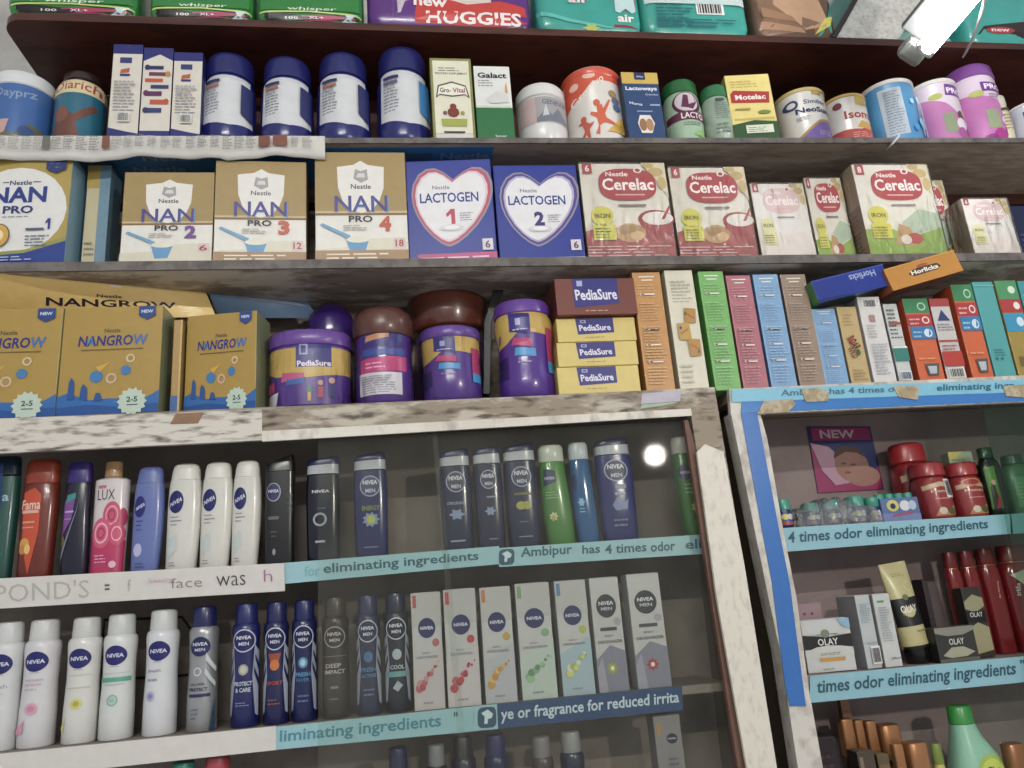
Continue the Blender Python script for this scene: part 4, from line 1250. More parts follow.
# purple nutrition jars
TUB = [(0, .9, .9, 2.2), (.02, .96, .96, 2.2), (.4, .98, .98, 2.2), (.74, .99, .99, 2.2), (.8, .97, .97, 2.2)]
JAR = [(0, .88, .88, 2), (.03, .97, .97, 2), (.2, .98, .98, 2), (.3, .9, .9, 2), (.55, .92, .92, 2), (.68, 1, 1, 2), (.8, 1, 1, 2), (.86, .92, .92, 2)]
PUR = '5C3194'
ty = [('p', [(0, .48), (.12, .4), (.5, .36), (1, .42), (1, .76), (0, .76)], 'CBAA48'), ('r', .36, .5, .78, .84, '342E86'), ('t', 'PediaSure', .575, .545, .4, .075, 'E4E0EC', {'b': .03}), ('p', [(.4, .66), (.5, .66), (.5, .8), (.4, .8)], 'A8A8D0'), ('p', [(.42, .68), (.48, .68), (.48, .78), (.42, .78)], '342E86'),
      ('p', [(.18, .32), (.46, .34), (.46, .42), (.2, .44)], 'C9588E'), ('p', [(.24, .27), (.46, .29), (.46, .36), (.24, .34)], '3C6EB8'), ('e', .52, .2, .03, .06, '3A7E6A'), ('r', .5, .06, .54, .17, 'C9A048'), ('r', .62, .1, .68, .24, 'B84A5A'), ('e', .65, .29, .03, .035, 'C9A08A'), ('r', .75, .1, .81, .27, '2E3A7A'), ('e', .78, .32, .035, .04, 'C9A08A'), ('p', [(.0, .0), (.12, .02), (.15, .2), (0, .18)], 'D8D0DC'), ('p', [(.02, .2), (.1, .22), (.1, .34), (.02, .33)], 'B83A72')]
vessel('nutrition_tub', 269.5, 352, 329, SH3, TUB, [(.8, 1.0, 1.0, 2.2), (.81, 1.02, 1.02, 2.2), (.96, 1.02, 1.02, 2.2), (1, .96, .96, 2.2)], PUR, '7446A4', ty, 'wide purple and yellow nutrition tub in plastic wrap, leftmost of the purple jars', 'tub', dr=.72, wrap=WRAPC, n=60)


def big_lid(name, x0, x1, y0, y1, Yc, col, label, cat, rimcol):
    """large tub standing behind, whose domed lid faces the room"""
    Xc = (P(x0, (y0+y1)/2, Yc).x+P(x1, (y0+y1)/2, Yc).x)/2
    Rr = (P(x1, (y0+y1)/2, Yc).x-P(x0, (y0+y1)/2, Yc).x)/2*1.06
    zt = zat(Xc, Yc, y0)
    zb = SH3.z(Xc)+.0005+abs(SH3.k)*Rr
    root = empty(name, (Xc, Yc+Rr, zb))
    H = zt-zb
    hh = H/Rr
    bm = bmesh.new()
    loft(bm, norm_secs([(0, .84, .84, 2), (.02, .92, .92, 2), (.3, .92, .92, 2), (.5, .88, .88, 2), (.60, .84, .84, 2)]), Rr, Rr, H, n=48)
    link_mesh('body', bm, mat(rimcol, .3, coat=.3), root, 40)
    bm = bmesh.new()
    loft(bm, norm_secs([(.60, .95, .95, 2), (.62, 1, 1, 2), (.84, 1, 1, 2), (.88, .96, .96, 2), (.95, .8, .8, 2), (.985, .6, .6, 2), (1, .5, .5, 2)]), Rr, Rr, H, n=48)
    link_mesh('lid', bm, mat(col, .28, coat=.4), root, 60)
    tag(root, label, cat)
    return root


big_lid('nutrition_tub', 306, 352, 299, 345, 1.25, '42227A', 'dark purple-lidded tub behind the wide yellow and purple one', 'tub', '4A2A7A')
big_lid('nutrition_tub', 410, 489, 267, 331, 1.243, '6E3828', 'big brown-lidded tub standing behind the small purple one', 'tub', '4A2A62')


def pjar(xl, xr, yt, label, brown=0):
    ops = [('p', [(0, .5), (.15, .55), (.35, .66), (1, .62), (1, .86), (0, .86)], 'C9A848'), ('p', [(.2, .66), (.55, .62), (.55, .84), (.2, .86)], '3A3088'), ('lines', .25, .67, .5, .7, 1, 'CFCBE4'), ('p', [(.3, .72), (.38, .72), (.38, .79), (.3, .79)], 'A8A8D0'),
           ('p', [(.22, .53), (.55, .5), (.56, .58), (.26, .6)], 'C23C7C'), ('p', [(.26, .42), (.62, .4), (.62, .48), (.28, .5)], '3A9AD0'), ('lines', .3, .34, .6, .39, 1, '9A8AC0'), ('p', [(.0, .2), (.14, .2), (.14, .42), (0, .4)], '3A2A6A'), ('r', .82, .35, .96, .7, 'B83A72'), ('r', .82, .24, .96, .36, '3A9AD0')]
    if brown:
        ops = [('p', [(.15, .56), (.85, .56), (.85, .7), (.15, .72)], '3A3088'), ('p', [(.2, .62), (.6, .66), (.6, .72), (.22, .68)], 'C98A5A'), ('r', .15, .48, .85, .54, '3A5AA8'), ('p', [(.12, .3), (.88, .32), (.88, .47), (.12, .45)], 'C83C82'), ('lines', .2, .35, .6, .43, 2, 'E8A8C8'), ('r', .1, .08, .8, .3, 'D0CCD2'), ('lines', .13, .1, .77, .28, 8, '9A94A2')]
    return ops


vessel('nutrition_jar', 354, 413, 304, SH3, [(0, .88, .88, 2), (.03, .97, .97, 2), (.3, .98, .98, 2), (.45, .93, .93, 2), (.62, .96, .96, 2), (.7, .96, .96, 2)], [(.7, 1, 1, 2), (.71, 1.03, 1.03, 2), (.88, 1.03, 1.03, 2), (.95, .95, .95, 2), (1, .75, .75, 2)], PUR, '6A3A2C',
       pjar(0, 0, 0, '', 1), 'tall brown-lidded purple jar with a white print panel, wrapped in plastic', 'jar', dr=.9, wrap=WRAPC, n=48)
vessel('nutrition_jar', 421, 481, 325, SH3, [(0, .88, .88, 2), (.04, .97, .97, 2), (.3, .96, .96, 2), (.5, .93, .93, 2), (.7, .97, .97, 2), (.85, .97, .97, 2)], [(.85, 1.0, 1.0, 2), (.86, 1.02, 1.02, 2), (.97, 1.02, 1.02, 2), (1, .97, .97, 2)], PUR, '6E42A0',
       pjar(0, 0, 0, ''), 'short purple and yellow jar below the big brown lid', 'jar', dr=.85, wrap=WRAPC, n=48)
vessel('nutrition_jar', 495.5, 553.5, 298, SH3, JAR, [(.86, .95, .95, 2), (.87, .99, .99, 2), (.96, .98, .98, 2), (1, .9, .9, 2)], PUR, '6E42A0',
       pjar(0, 0, 0, ''), 'tall purple and yellow jar standing beside the stacked yellow cartons', 'jar', dr=.85, n=48)
pp = [P(502, 281, 1.25), P(496, 300, 1.25), P(488, 330, 1.25), P(484, 402, 1.25)]
bm = bmesh.new()
quadbox(bm, [P(497, 277, 1.25), P(507, 281, 1.25), P(492, 322, 1.25), P(490, 394, 1.25), P(483, 394, 1.25), P(484, 322, 1.25)], .006)
bmesh.ops.bevel(bm, geom=list(bm.edges), offset=.001, segments=1, affect='EDGES')
o = link_mesh('knife_handle', bm, mat('15141A', .35))
tag(o, 'black plastic handle sticking up behind the tall purple jar', 'handle')

# stacked cartons
yel = [('p', [(.26, .3), (.72, .36), (.72, .98), (.24, .98)], '2F2C86'), ('t', 'PediaSure', .48, .58, .4, .26, 'E4E0EC', {'b': .025, 'rot': 1.5}), ('r', .3, .78, .37, .9, 'B0B0D8'), ('r', .315, .81, .355, .87, '2F2C86'), ('lines', .35, .16, .65, .24, 1, 'A8903A')]
zb = SH3.z(P(598, 390, YF).x)
for i, (yt, lab) in enumerate(((366.5, 'bottom one of the three stacked yellow cartons'), (342, 'middle one of the three stacked yellow cartons'), (318, 'top one of the three stacked yellow cartons, under the brown one'))):
    o = carton('nutrition_carton', 557.5-i*.4, 640-i*2, yt, SH3, .075, ('D8C266', 'C9B04E', 'D8C266'), yel, lab, 'box', 'stacked yellow nutrition cartons', z0=zb, setback=.002*i)
    zb = max(v.co.z for v in o.children[0].data.vertices) + o.location.z + .0008
o = carton('nutrition_carton', 555, 636, 278.5, SH3, .085, ('7E3E2E', '6A3226', '7A3A2C'), [('p', [(.22, .2), (.78, .3), (.78, .99), (.22, .99)], '2F2C86'), ('t', 'PediaSure', .5, .55, .52, .3, 'E4E0EC', {'b': .025, 'rot': 1.5}), ('r', .27, .78, .34, .93, 'B0B0D8'), ('lines', .35, .1, .7, .16, 1, 'C9A898')],
           'brown nutrition carton lying on top of the yellow stack', 'box', z0=zb, setback=-.006, rz=1)
W_ = .1

# tall slim cartons
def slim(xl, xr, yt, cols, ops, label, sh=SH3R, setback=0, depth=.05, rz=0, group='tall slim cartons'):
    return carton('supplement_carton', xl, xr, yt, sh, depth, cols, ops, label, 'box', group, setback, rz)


def info(c, hl='C9403A', top='E8E4D8'):
    o = [('r', .22, .955, .78, .965, top), ('r', .3, .925, .7, .935, top), ('lines', .12, .78, .88, .9, 5, c), ('lines', .12, .58, .88, .74, 7, c), ('lines', .12, .4, .88, .54, 6, c), ('lines', .12, .24, .88, .36, 5, c), ('lines', .12, .05, .88, .2, 6, c)]
    for v in (.8, .5, .37, .23):
        o += [('e', .22, v, .05, .012, 'E6D8D0'), ('e', .24, v, .03, .008, hl), ('r', .32, v-.006, .68, v+.006, 'E6DCD4')]
    return o


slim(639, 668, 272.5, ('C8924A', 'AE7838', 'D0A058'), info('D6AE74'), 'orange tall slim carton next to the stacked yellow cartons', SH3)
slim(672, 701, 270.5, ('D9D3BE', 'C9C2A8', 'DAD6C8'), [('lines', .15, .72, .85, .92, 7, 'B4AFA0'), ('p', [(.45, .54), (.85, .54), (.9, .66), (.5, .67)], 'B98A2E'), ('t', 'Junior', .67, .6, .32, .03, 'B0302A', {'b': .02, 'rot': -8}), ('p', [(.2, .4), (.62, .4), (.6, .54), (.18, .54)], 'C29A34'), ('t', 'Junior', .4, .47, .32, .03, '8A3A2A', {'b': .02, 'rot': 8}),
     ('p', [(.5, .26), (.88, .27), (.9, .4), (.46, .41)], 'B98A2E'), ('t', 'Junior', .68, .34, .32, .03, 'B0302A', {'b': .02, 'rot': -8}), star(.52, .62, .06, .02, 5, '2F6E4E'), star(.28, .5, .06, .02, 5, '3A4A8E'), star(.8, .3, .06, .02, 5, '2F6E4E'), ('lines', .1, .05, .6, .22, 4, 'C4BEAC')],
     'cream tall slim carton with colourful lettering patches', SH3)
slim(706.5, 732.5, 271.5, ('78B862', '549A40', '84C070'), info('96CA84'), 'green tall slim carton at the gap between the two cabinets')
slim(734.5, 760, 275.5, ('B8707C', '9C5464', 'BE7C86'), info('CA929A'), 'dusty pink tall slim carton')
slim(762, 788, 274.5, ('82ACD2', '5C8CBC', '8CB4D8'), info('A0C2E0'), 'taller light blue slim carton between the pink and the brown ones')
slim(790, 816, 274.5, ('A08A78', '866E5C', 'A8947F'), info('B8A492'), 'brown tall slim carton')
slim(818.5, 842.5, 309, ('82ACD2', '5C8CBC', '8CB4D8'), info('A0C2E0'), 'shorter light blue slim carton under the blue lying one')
slim(844, 864, 307, ('C2A974', 'A88F5C', 'CBB482'), [('lines', .2, .75, .8, .92, 4, 'A8905C'), ('t', 'ROAR', .5, .52, .7, .12, '6A3E22', {'b': .03, 'rot': -65, 'asp': 4}), ('t', 'WILD', .35, .4, .6, .08, '8A5A2E', {'b': .03, 'rot': -65, 'asp': 4}), ('e', .62, .4, .12, .04, '4E6A2E'), ('e', .4, .56, .1, .04, 'B0442E'), ('lines', .15, .05, .85, .2, 4, 'A8905C')],
     'beige short slim carton with dark jungle lettering')
slim(865.5, 888.5, 297, ('D6D3D0', 'C2BEBA', 'DAD8D4'), [('bars', .2, .87, .82, .97, '44444A'), ('r', .35, .7, .6, .78, 'B08A84'), ('lines', .15, .52, .6, .68, 5, 'B4B0AC'), ('lines', .15, .1, .85, .46, 11, 'AEB2BA')], 'white slim carton with a barcode at its top')
slim(891, 905.5, 304, ('C9CBC8', '8A8E8C', 'C4C4C0'), [('lines', .1, .55, .9, .95, 8, '6E7274'), ('r', 0, .26, 1, .42, '2F8A7E'), ('r', 0, .42, 1, .44, 'E0E0DC'), ('bars', .1, .02, .9, .13, '35557A'), ('r', .1, .72, .9, .75, 'B0503C')], 'narrow grey and teal carton with a barcode at its foot')


def bath(brown=0):
    return [('r', 0, .82, 1, 1, '3E8C5C'), ('e', .7, .9, .17, .05, 'B8D6C0'), ('e', .7, .9, .12, .035, '3E8C5C'), ('r', 0, .66, 1, .8, 'B8383C'), ('e', .75, .73, .15, .045, 'E8DCD8'), ('e', .75, .73, .1, .03, 'B8383C'), ('lines', .1, .68, .55, .78, 2, 'E0B0A8'), ('r', .05, .5, 1, .65, '2E84B8'), ('e', .72, .57, .17, .05, 'CFE0EA'), ('p', [(.72, .53), (.85, .56), (.78, .62)], '2E84B8'),
            ('lines', .12, .52, .5, .62, 2, '9CC8E0'), ('p', [(.35, .06), (.75, .06), (.85, .2), (.3, .2)], '5A5E64'), ('p', [(.42, .08), (.68, .08), (.74, .17), (.38, .17)], 'B9BEC2'), ('lines', .1, .25, .9, .3, 1, 'E09A6A')]


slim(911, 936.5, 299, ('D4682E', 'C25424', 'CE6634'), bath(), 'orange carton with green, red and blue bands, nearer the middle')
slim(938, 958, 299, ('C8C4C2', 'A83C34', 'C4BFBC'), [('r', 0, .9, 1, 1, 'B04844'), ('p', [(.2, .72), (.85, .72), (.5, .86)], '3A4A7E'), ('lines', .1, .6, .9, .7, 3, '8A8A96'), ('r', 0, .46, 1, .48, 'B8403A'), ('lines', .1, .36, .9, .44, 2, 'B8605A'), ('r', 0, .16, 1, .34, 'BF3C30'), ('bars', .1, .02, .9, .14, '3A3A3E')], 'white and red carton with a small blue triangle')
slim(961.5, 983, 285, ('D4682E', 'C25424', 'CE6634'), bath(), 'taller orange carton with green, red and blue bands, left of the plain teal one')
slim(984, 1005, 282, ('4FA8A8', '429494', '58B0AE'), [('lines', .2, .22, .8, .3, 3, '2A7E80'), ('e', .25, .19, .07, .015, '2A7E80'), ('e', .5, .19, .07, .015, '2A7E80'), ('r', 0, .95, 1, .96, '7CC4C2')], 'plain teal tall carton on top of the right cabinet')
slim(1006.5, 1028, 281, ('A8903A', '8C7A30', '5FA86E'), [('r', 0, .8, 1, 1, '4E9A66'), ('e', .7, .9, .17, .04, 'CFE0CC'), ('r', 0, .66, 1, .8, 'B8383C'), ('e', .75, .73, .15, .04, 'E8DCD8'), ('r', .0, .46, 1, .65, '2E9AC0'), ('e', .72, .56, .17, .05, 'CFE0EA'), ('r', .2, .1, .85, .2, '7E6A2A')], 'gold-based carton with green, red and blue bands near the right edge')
slim(1030, 1052, 281, ('3E9A9C', '358A8C', '46A2A2'), [('lines', .2, .2, .8, .5, 5, '2A7E80')], 'teal carton cut off by the right edge of the picture')


# the two cartons lying on top of the slim ones
def lying(px_bl, px_br, wtop, h, depth, cols, ops, label, Y0):
    A_, B_ = P(*px_bl, Y0), P(*px_br, Y0)
    d_ = B_-A_
    ang = math.atan2(d_.z, d_.x)
    W = math.hypot(d_.x, d_.z)
    root = empty('drink_powder_carton', A_+d_/2+Vector((0, depth/2, 0)), 0, -ang)
    bm = bmesh.new()
    box(bm, -W/2, W/2, -depth/2, depth/2, 0, h, .001)
    for f in bm.faces:
        f.normal_update()
        n = f.normal
        f.material_index = 0 if n.y < -.7 else (2 if abs(n.z) > .7 else 1)
    link_mesh('carton', bm, [mat(c, .3) for c in cols], root)
    decals(ops, root, W, h, lambda x, z, e: Vector((x, -depth/2-e, z)), 0, .3)
    tb = bmesh.new()
    box(tb, -W/2-.0008, -W/2, -depth/2+.003, depth/2-.003, .002, h-.002)
    link_mesh('end_flap', tb, mat(cols[3], .4), root)
    tag(root, label, 'box', 'cartons lying on the slim ones')
    return root


lying((819.5, 303), (891.5, 285), 0, .0405, .045, ('27409A', '3E7E44', '1F4A5E', '3E7E44'), [('t', 'Horlicks', .68, .72, .36, .3, 'A8B4DC', {'b': .02, 'rot': 180, 'asp': .4}), ('p', [(0, 0), (.5, 0), (.3, .12), (0, .14)], '1B2E78'), ('r', .0, .93, 1, 1, '3F58B4')],
      'blue drink powder carton lying tilted on the slim cartons', YF-.010)
lying((893.5, 291), (964, 270.5), 0, .041, .045, ('C58A22', '9A5A2A', '6E2A22', '9A5A2A'), [('p', [(.28, .5), (.34, .64), (.44, .68), (.7, .66), (.74, .5), (.68, .38), (.34, .36)], '5A4426'), ('t', 'Horlicks', .51, .52, .38, .2, 'E8E2D8', {'b': .035, 'rot': 0}), ('e', .5, .74, .08, .07, 'A85A4A'), ('r', .0, .95, 1, 1, 'D8A040')],
      'orange drink powder carton lying tilted, above the orange banded cartons', YF-.016)

# ================================================================== LEFT CABINET, UPPER SHELF
def gel(xl, xr, yt, body, ops, label, cap='23285E', silver='B9BCC4', slant=.02, secs=GEL, group='dark shower gel bottles', setback=0, dr=.55, rough=.22, bodyobj='shower_gel_bottle'):
    bands = [(.833, .845, silver, .3, .5)]
    return vessel(bodyobj, xl, xr, yt, SHA, secs, [(.845, .94, .88, 3), (.935, .92, .85, 3), (.945, .93, .86, 3), (.975, .9, .82, 3), (1, .84, .7, 3)], body, silver, ops, label, 'bottle', group, setback, dr, rough=rough, slant=(.9, slant),
                  extra=lambda root, hw, hd, H, surf: link_mesh('cap_top', capbm(hw, hd, H, slant), mat(cap, .3), root, 40))


def capbm(hw, hd, H, slant):
    bm = bmesh.new()
    loft(bm, norm_secs([(.935, .935, .87, 3), (.95, .95, .88, 3), (.985, .93, .86, 3), (1.003, .87, .78, 3)]), hw, hd, H, slant=(.9, slant))
    return bm


def nring(v=.7, r=.34, c=NAVY, ringc='A9AEC8', men=True, asp=.34):
    """round logo: ring with the name"""
    o = [('e', .5, v, r, r*asp, ringc), ('e', .5, v, r*.9, r*.9*asp, c)]
    if men:
        o += [('t', 'NIVEA', .5, v+.16*r*asp*2.2, r*1.4, r*asp*.42, 'D6D8E4', {'b': .03}), ('t', 'MEN', .5, v-.2*r*asp*2.2, r*.95, r*asp*.36, 'C2C6D8', {'b': .02})]
    else:
        o += [('t', 'NIVEA', .5, v, r*1.45, r*asp*.5, 'D6D8E4', {'b': .03})]
    return o


vessel('shower_gel_bottle', -16, 17, 456, SHA, GEL, GELCAP, '1C5A50', '17384A', [('p', [(0, .3), (.5, .4), (.62, .6), (.55, .95), (0, .8)], '1F3E78'), ('t', 'a', .72, .66, .2, .05, '9AB8C8', {'b': .02}), ('e', .4, .42, .2, .05, '3F9AA8')], 'dark teal shower bottle at the left edge of the picture', 'bottle', dr=.6)
vessel('shower_gel_bottle', 21, 58, 459, SHA, [(0, .86, .84, 2.6), (.02, .92, .9, 2.6), (.35, .95, .95, 2.6), (.6, 1, 1, 2.6), (.78, .96, .92, 2.6), (.8, .88, .86, 2.6)], [(.8, .9, .88, 2.6), (.82, .94, .9, 2.6), (.97, .88, .86, 2.6), (1, .78, .76, 2.6)], '7A2A14', '9A3A16', [
    ('p', [(.12, .72), (.42, .76), (.62, .7), (.62, .4), (.42, .06), (.2, .3)], 'CF4E1E'), ('t', 'Fama', .36, .62, .52, .08, 'E8CDBE', {'b': .015}), ('r', .12, .55, .58, .575, 'E2B8A4'), ('r', .16, .47, .5, .485, 'E09A7A'), ('r', .16, .43, .48, .44, 'E09A7A'), ('e', .26, .3, .14, .05, 'D8A232'), ('e', .22, .26, .1, .04, 'C98A2A'), ('e', .36, .26, .08, .04, 'E8C26A')],
    'orange-brown shower gel bottle with an orange label', 'bottle', dr=.6)
vessel('shower_gel_bottle', 63, 91, 462, SHA, [(0, .9, .86, 2.6, .1), (.02, .97, .92, 2.6, .1), (.3, .98, .95, 2.6, .06), (.55, .92, .95, 2.6), (.8, .95, .92, 2.6), (.82, .88, .86, 2.6)], [(.82, .9, .88, 2.6), (.84, .93, .9, 2.6), (.97, .88, .86, 2.6), (1, .78, .76, 2.6)], '1C1A38', '38247A', [
    ('p', [(.05, .35), (.08, .66), (.5, .72), (.4, .5)], '8A4FA0'), ('p', [(.14, .64), (.5, .68), (.5, .73), (.2, .71)], '2E9A98'), ('r', .12, .56, .46, .575, 'C8B0D8'), ('r', .12, .5, .4, .51, 'A88AC0'), ('p', [(.0, .16), (.56, .58), (.64, .7), (.58, .58), (.06, .12)], '8A8AA0'), ('e', .1, .32, .1, .05, '6A6A3A')],
    'black and purple curved shower gel bottle', 'bottle', dr=.6, group=None)
vessel('shampoo_bottle', 93.5, 128.5, 461, SHA, [(0, .9, .88, 2.4, -.03), (.02, .95, .93, 2.4, -.03), (.4, .98, .98, 2.4), (.78, 1, 1, 2.4), (.835, .98, .98, 2.4), (.85, .8, .8, 2.2), (.86, .5, .5, 2)], [(.86, .48, .6, 2), (.865, .52, .65, 2), (.985, .5, .62, 2), (1, .45, .55, 2)], 'D9CED0', 'B08A5C', [
    ('p', [(0, 0), (1, 0), (1, .3), (.7, .36), (.4, .3), (0, .36)], 'C42A68'), ('t', 'LUX', .42, .7, .5, .09, '3A3038', {'b': -.005, 'arc': 0}), ('t', 'new', .3, .77, .25, .03, 'B83A5A'), ('e', .62, .52, .25, .12, 'D04A72'), ('g', .62, .52, .18, .085, 'E89AB0', .8), ('g', .62, .52, .1, .05, 'A82A52', .7), ('e', .35, .37, .28, .13, 'D85A80'), ('g', .35, .37, .2, .09, 'F0B0C4', .8), ('g', .35, .37, .11, .05, 'B8305A', .7), ('e', .78, .36, .22, .1, 'D04A72'), ('g', .78, .36, .14, .065, 'F0A8BC', .8), ('e', .92, .5, .1, .08, 'B83460'),
    ('lines', .2, .12, .6, .2, 3, 'E8A8C0'), ('e', .72, .1, .1, .03, 'E8B8CC')], 'pink and white shampoo bottle with roses and a tan cap', 'bottle', dr=.6)
vessel('lotion_bottle', 134, 163, 466.5, SHA, LOTION, LOTIONCAP, '6C7CB8', '6A7AB4', [('e', .26, .62, .2, .1, '262C80'), ('t', 'NIVEA', .28, .62, .32, .035, 'D8DCEC', {'b': .02, 'rot': 8}), ('r', .16, .48, .4, .49, '3A4488'), ('r', .16, .44, .34, .45, '3A4488'), ('r', .16, .4, .36, .41, '4A5494'), ('e', .26, .22, .15, .06, 'B9BCE0'), ('lines', .2, .06, .6, .12, 2, '4A5494')],
       'lavender blue lotion bottle left of the white ones', 'bottle', dr=.6)
for (a, b, t, lab) in ((168.5, 200.5, 463, 'white lotion bottle beside the lavender one, leftmost of three'), (202, 232, 461.5, 'middle one of the three white lotion bottles'), (233, 260.5, 460, 'white lotion bottle beside the black shower gel')):
    vessel('lotion_bottle', a, b, t, SHA, LOTION, LOTIONCAP, 'D6D4CC', 'DAD8D0', [('e', .3, .635, .24, .105, '232872'), ('t', 'NIVEA', .3, .635, .38, .04, 'DCDEE8', {'b': .02, 'rot': 8}), ('r', .14, .49, .4, .5, '9A9AA4'), ('r', .14, .455, .5, .465, '8A8C98'), ('r', .14, .42, .36, .43, '9A9AA4'), ('p', [(.1, .3), (.35, .34), (.4, .2), (.1, .12)], 'C6CECC'), ('r', .12, .08, .3, .088, '9A9AA4'), ('r', .12, .055, .34, .062, '9A9AA4')],
           lab, 'bottle', 'white lotion bottles', dr=.65)
# black angular bottle
vessel('shower_gel_bottle', 265, 295.5, 459, SHA, [(0, .92, .88, 4), (.02, .96, .92, 4), (.4, .98, .96, 4), (.88, 1, .96, 4)], [(.885, .99, .95, 4), (.96, .97, .9, 4), (1, .9, .8, 4)], '1A1A1E', '1D1D22', [
    ('e', .32, .68, .24, .09, '9AA0B8'), ('e', .31, .68, .21, .08, '23285C'), ('t', 'NIVEA', .32, .69, .34, .03, 'DCDEE8', {'b': .02}), ('r', .15, .42, .5, .45, '6A6C74'), ('r', .22, .3, .45, .31, '5A5C64'), ('r', .25, .26, .4, .27, '5A5C64'), ('e', .35, .12, .05, .03, '9A9CA4'), ('r', .75, .62, .95, .66, '34343A'), ('r', .75, .55, .95, .59, '34343A'), ('r', .76, .48, .95, .52, '34343A')],
    'black angular shower gel bottle right of the white lotions', 'bottle', dr=.6, slant=(.88, .05), group=None)
gel(306, 341, 458, '15172E', [('t', 'NIVEA', .45, .67, .5, .03, 'DCDEE8', {'b': .02}), ('g', .42, .4, .2, .065, 'A0A6B4', .7), ('r', .28, .18, .56, .2, 'A8AAB6'), ('r', .35, .5, .6, .51, '5A6088')], 'navy shower gel with a silver ring, beside the black bottle')
gel(353.5, 388.5, 453.5, '20296A', nring(.68, .3, '20296A') + [('t', 'ENERGY', .5, .47, .5, .045, '8E9A34', {'b': .02}), star(.5, .36, .26, .075, 9, '8A96B8', .7), ('e', .5, .36, .12, .04, 'B2BE3A'), ('r', .3, .1, .68, .108, '8A90B4')], 'navy shower gel with a yellow-green flower, standing alone in the middle')
gel(440, 472.5, 450, '1F2852', nring(.68, .31, '1F2852') + [('t', 'ORIGINAL', .46, .47, .55, .03, 'A8B0C8', {'b': .01}), star(.48, .36, .26, .06, 6, '8A9CC0', .6), ('r', .25, .1, .7, .115, '9AA0BC')], 'navy shower gel with a pale blue splash, leftmost of the close group behind glass')
gel(474, 503.5, 447.5, '1F2750', nring(.68, .28, '1F2750') + [('r', .4, .5, .7, .515, '8A94B4'), star(.5, .37, .2, .05, 6, '8A9CC0', .6), ('r', .4, .1, .7, .11, '8088A8')], 'navy shower gel, second of the close group behind glass')
gel(504.5, 538.5, 444.5, '222A54', nring(.68, .3, '222A54') + [('r', .25, .5, .78, .525, '6A6E3A'), ('e', .42, .4, .14, .04, 'B0AE2E'), ('e', .6, .4, .13, .04, 'A8A62A'), ('r', .35, .24, .6, .25, '6A7088'), ('r', .3, .1, .7, .11, '8088A8')], 'navy shower gel with two yellow fruits left of the green bottle')
CURVY = [(0, .84, .8, 2.6, .1), (.03, .95, .9, 2.6, .1), (.3, 1, 1, 2.6, .0), (.55, .95, .95, 2.6, -.08), (.8, .86, .85, 2.6, -.12), (.83, .8, .8, 2.4, -.12)]
CURVYCAP = [(.83, .84, .82, 2.4, -.12), (.84, .88, .86, 2.4, -.12), (.97, .86, .84, 2.4, -.12), (1, .76, .74, 2.4, -.12)]
vessel('shower_gel_bottle', 541, 570.5, 444.5, SHA, CURVY, CURVYCAP, '4C8C38', 'C9CFC0', [('p', [(.06, .58), (.48, .62), (.48, .73), (.1, .76)], '2A3560'), ('t', 'NIVEA', .28, .66, .34, .03, 'C8CCDC', {'b': .02}), ('lines', .1, .46, .5, .54, 3, '9ABE84'), star(.3, .28, .16, .05, 7, 'D8D8A8', .6), ('e', .3, .27, .06, .025, 'C9B83A')], 'green shower bottle with a white cap beside the clear blue one', 'bottle', dr=.7)
vessel('shower_gel_bottle', 571.5, 594.5, 442, SHA, CURVY, CURVYCAP, '2A6AA0', 'C4CCD4', [('e', .1, .6, .1, .08, '2A3A78'), star(.3, .4, .16, .05, 6, '8AC0E0', .6), ('lines', .2, .3, .5, .36, 2, '8ABEDC')], 'clear blue shower bottle with a white cap', 'bottle', dr=.8, rough=.12)
gel(596.5, 634, 438.5, '222C7A', nring(.68, .32, '1F2860') + [('r', .42, .5, .72, .54, '8A90B0'), ('lines', .4, .44, .75, .5, 1, 'A8ACC8'), ('p', [(.3, .34), (.45, .42), (.6, .36), (.75, .4), (.7, .3), (.4, .29)], '7A88B8'), ('lines', .3, .14, .7, .24, 2, '6A76A8')], 'widest navy shower gel, rightmost of the close group behind glass')
vessel('shower_gel_bottle', 676, 703, 436, SHA, CURVY, CURVYCAP, '2E7A28', 'C9C6BC', [('e', .28, .63, .24, .08, '26305E'), ('t', 'NIVEA', .28, .63, .34, .03, 'C8CCDC', {'b': .02}), ('lines', .2, .42, .5, .54, 3, '8ABE74'), star(.5, .28, .2, .06, 7, 'D8C86A', .6)], 'green shower bottle half behind the right cabinet post', 'bottle', dr=.7)

# ================================================================== LEFT CABINET, DEODORANT SHELF
def deo(xl, xr, yt, body, cap, ops, label, group, metal=0, rough=.32, setback=0):
    return vessel('deodorant_spray', xl, xr, yt, SHB, DEO, DEOCAP, body, cap, ops, label, 'deodorant', group, setback, 1.0, rough=rough, metal=metal, n=40)


def nd(c1, ops2=()):
    return [('e', .5, .665, .33, .08, '262A78'), ('t', 'NIVEA', .5, .665, .5, .032, 'DCDEE8', {'b': .025}), ('r', .36, .575, .62, .58, 'B2ACB2')] + list(ops2)


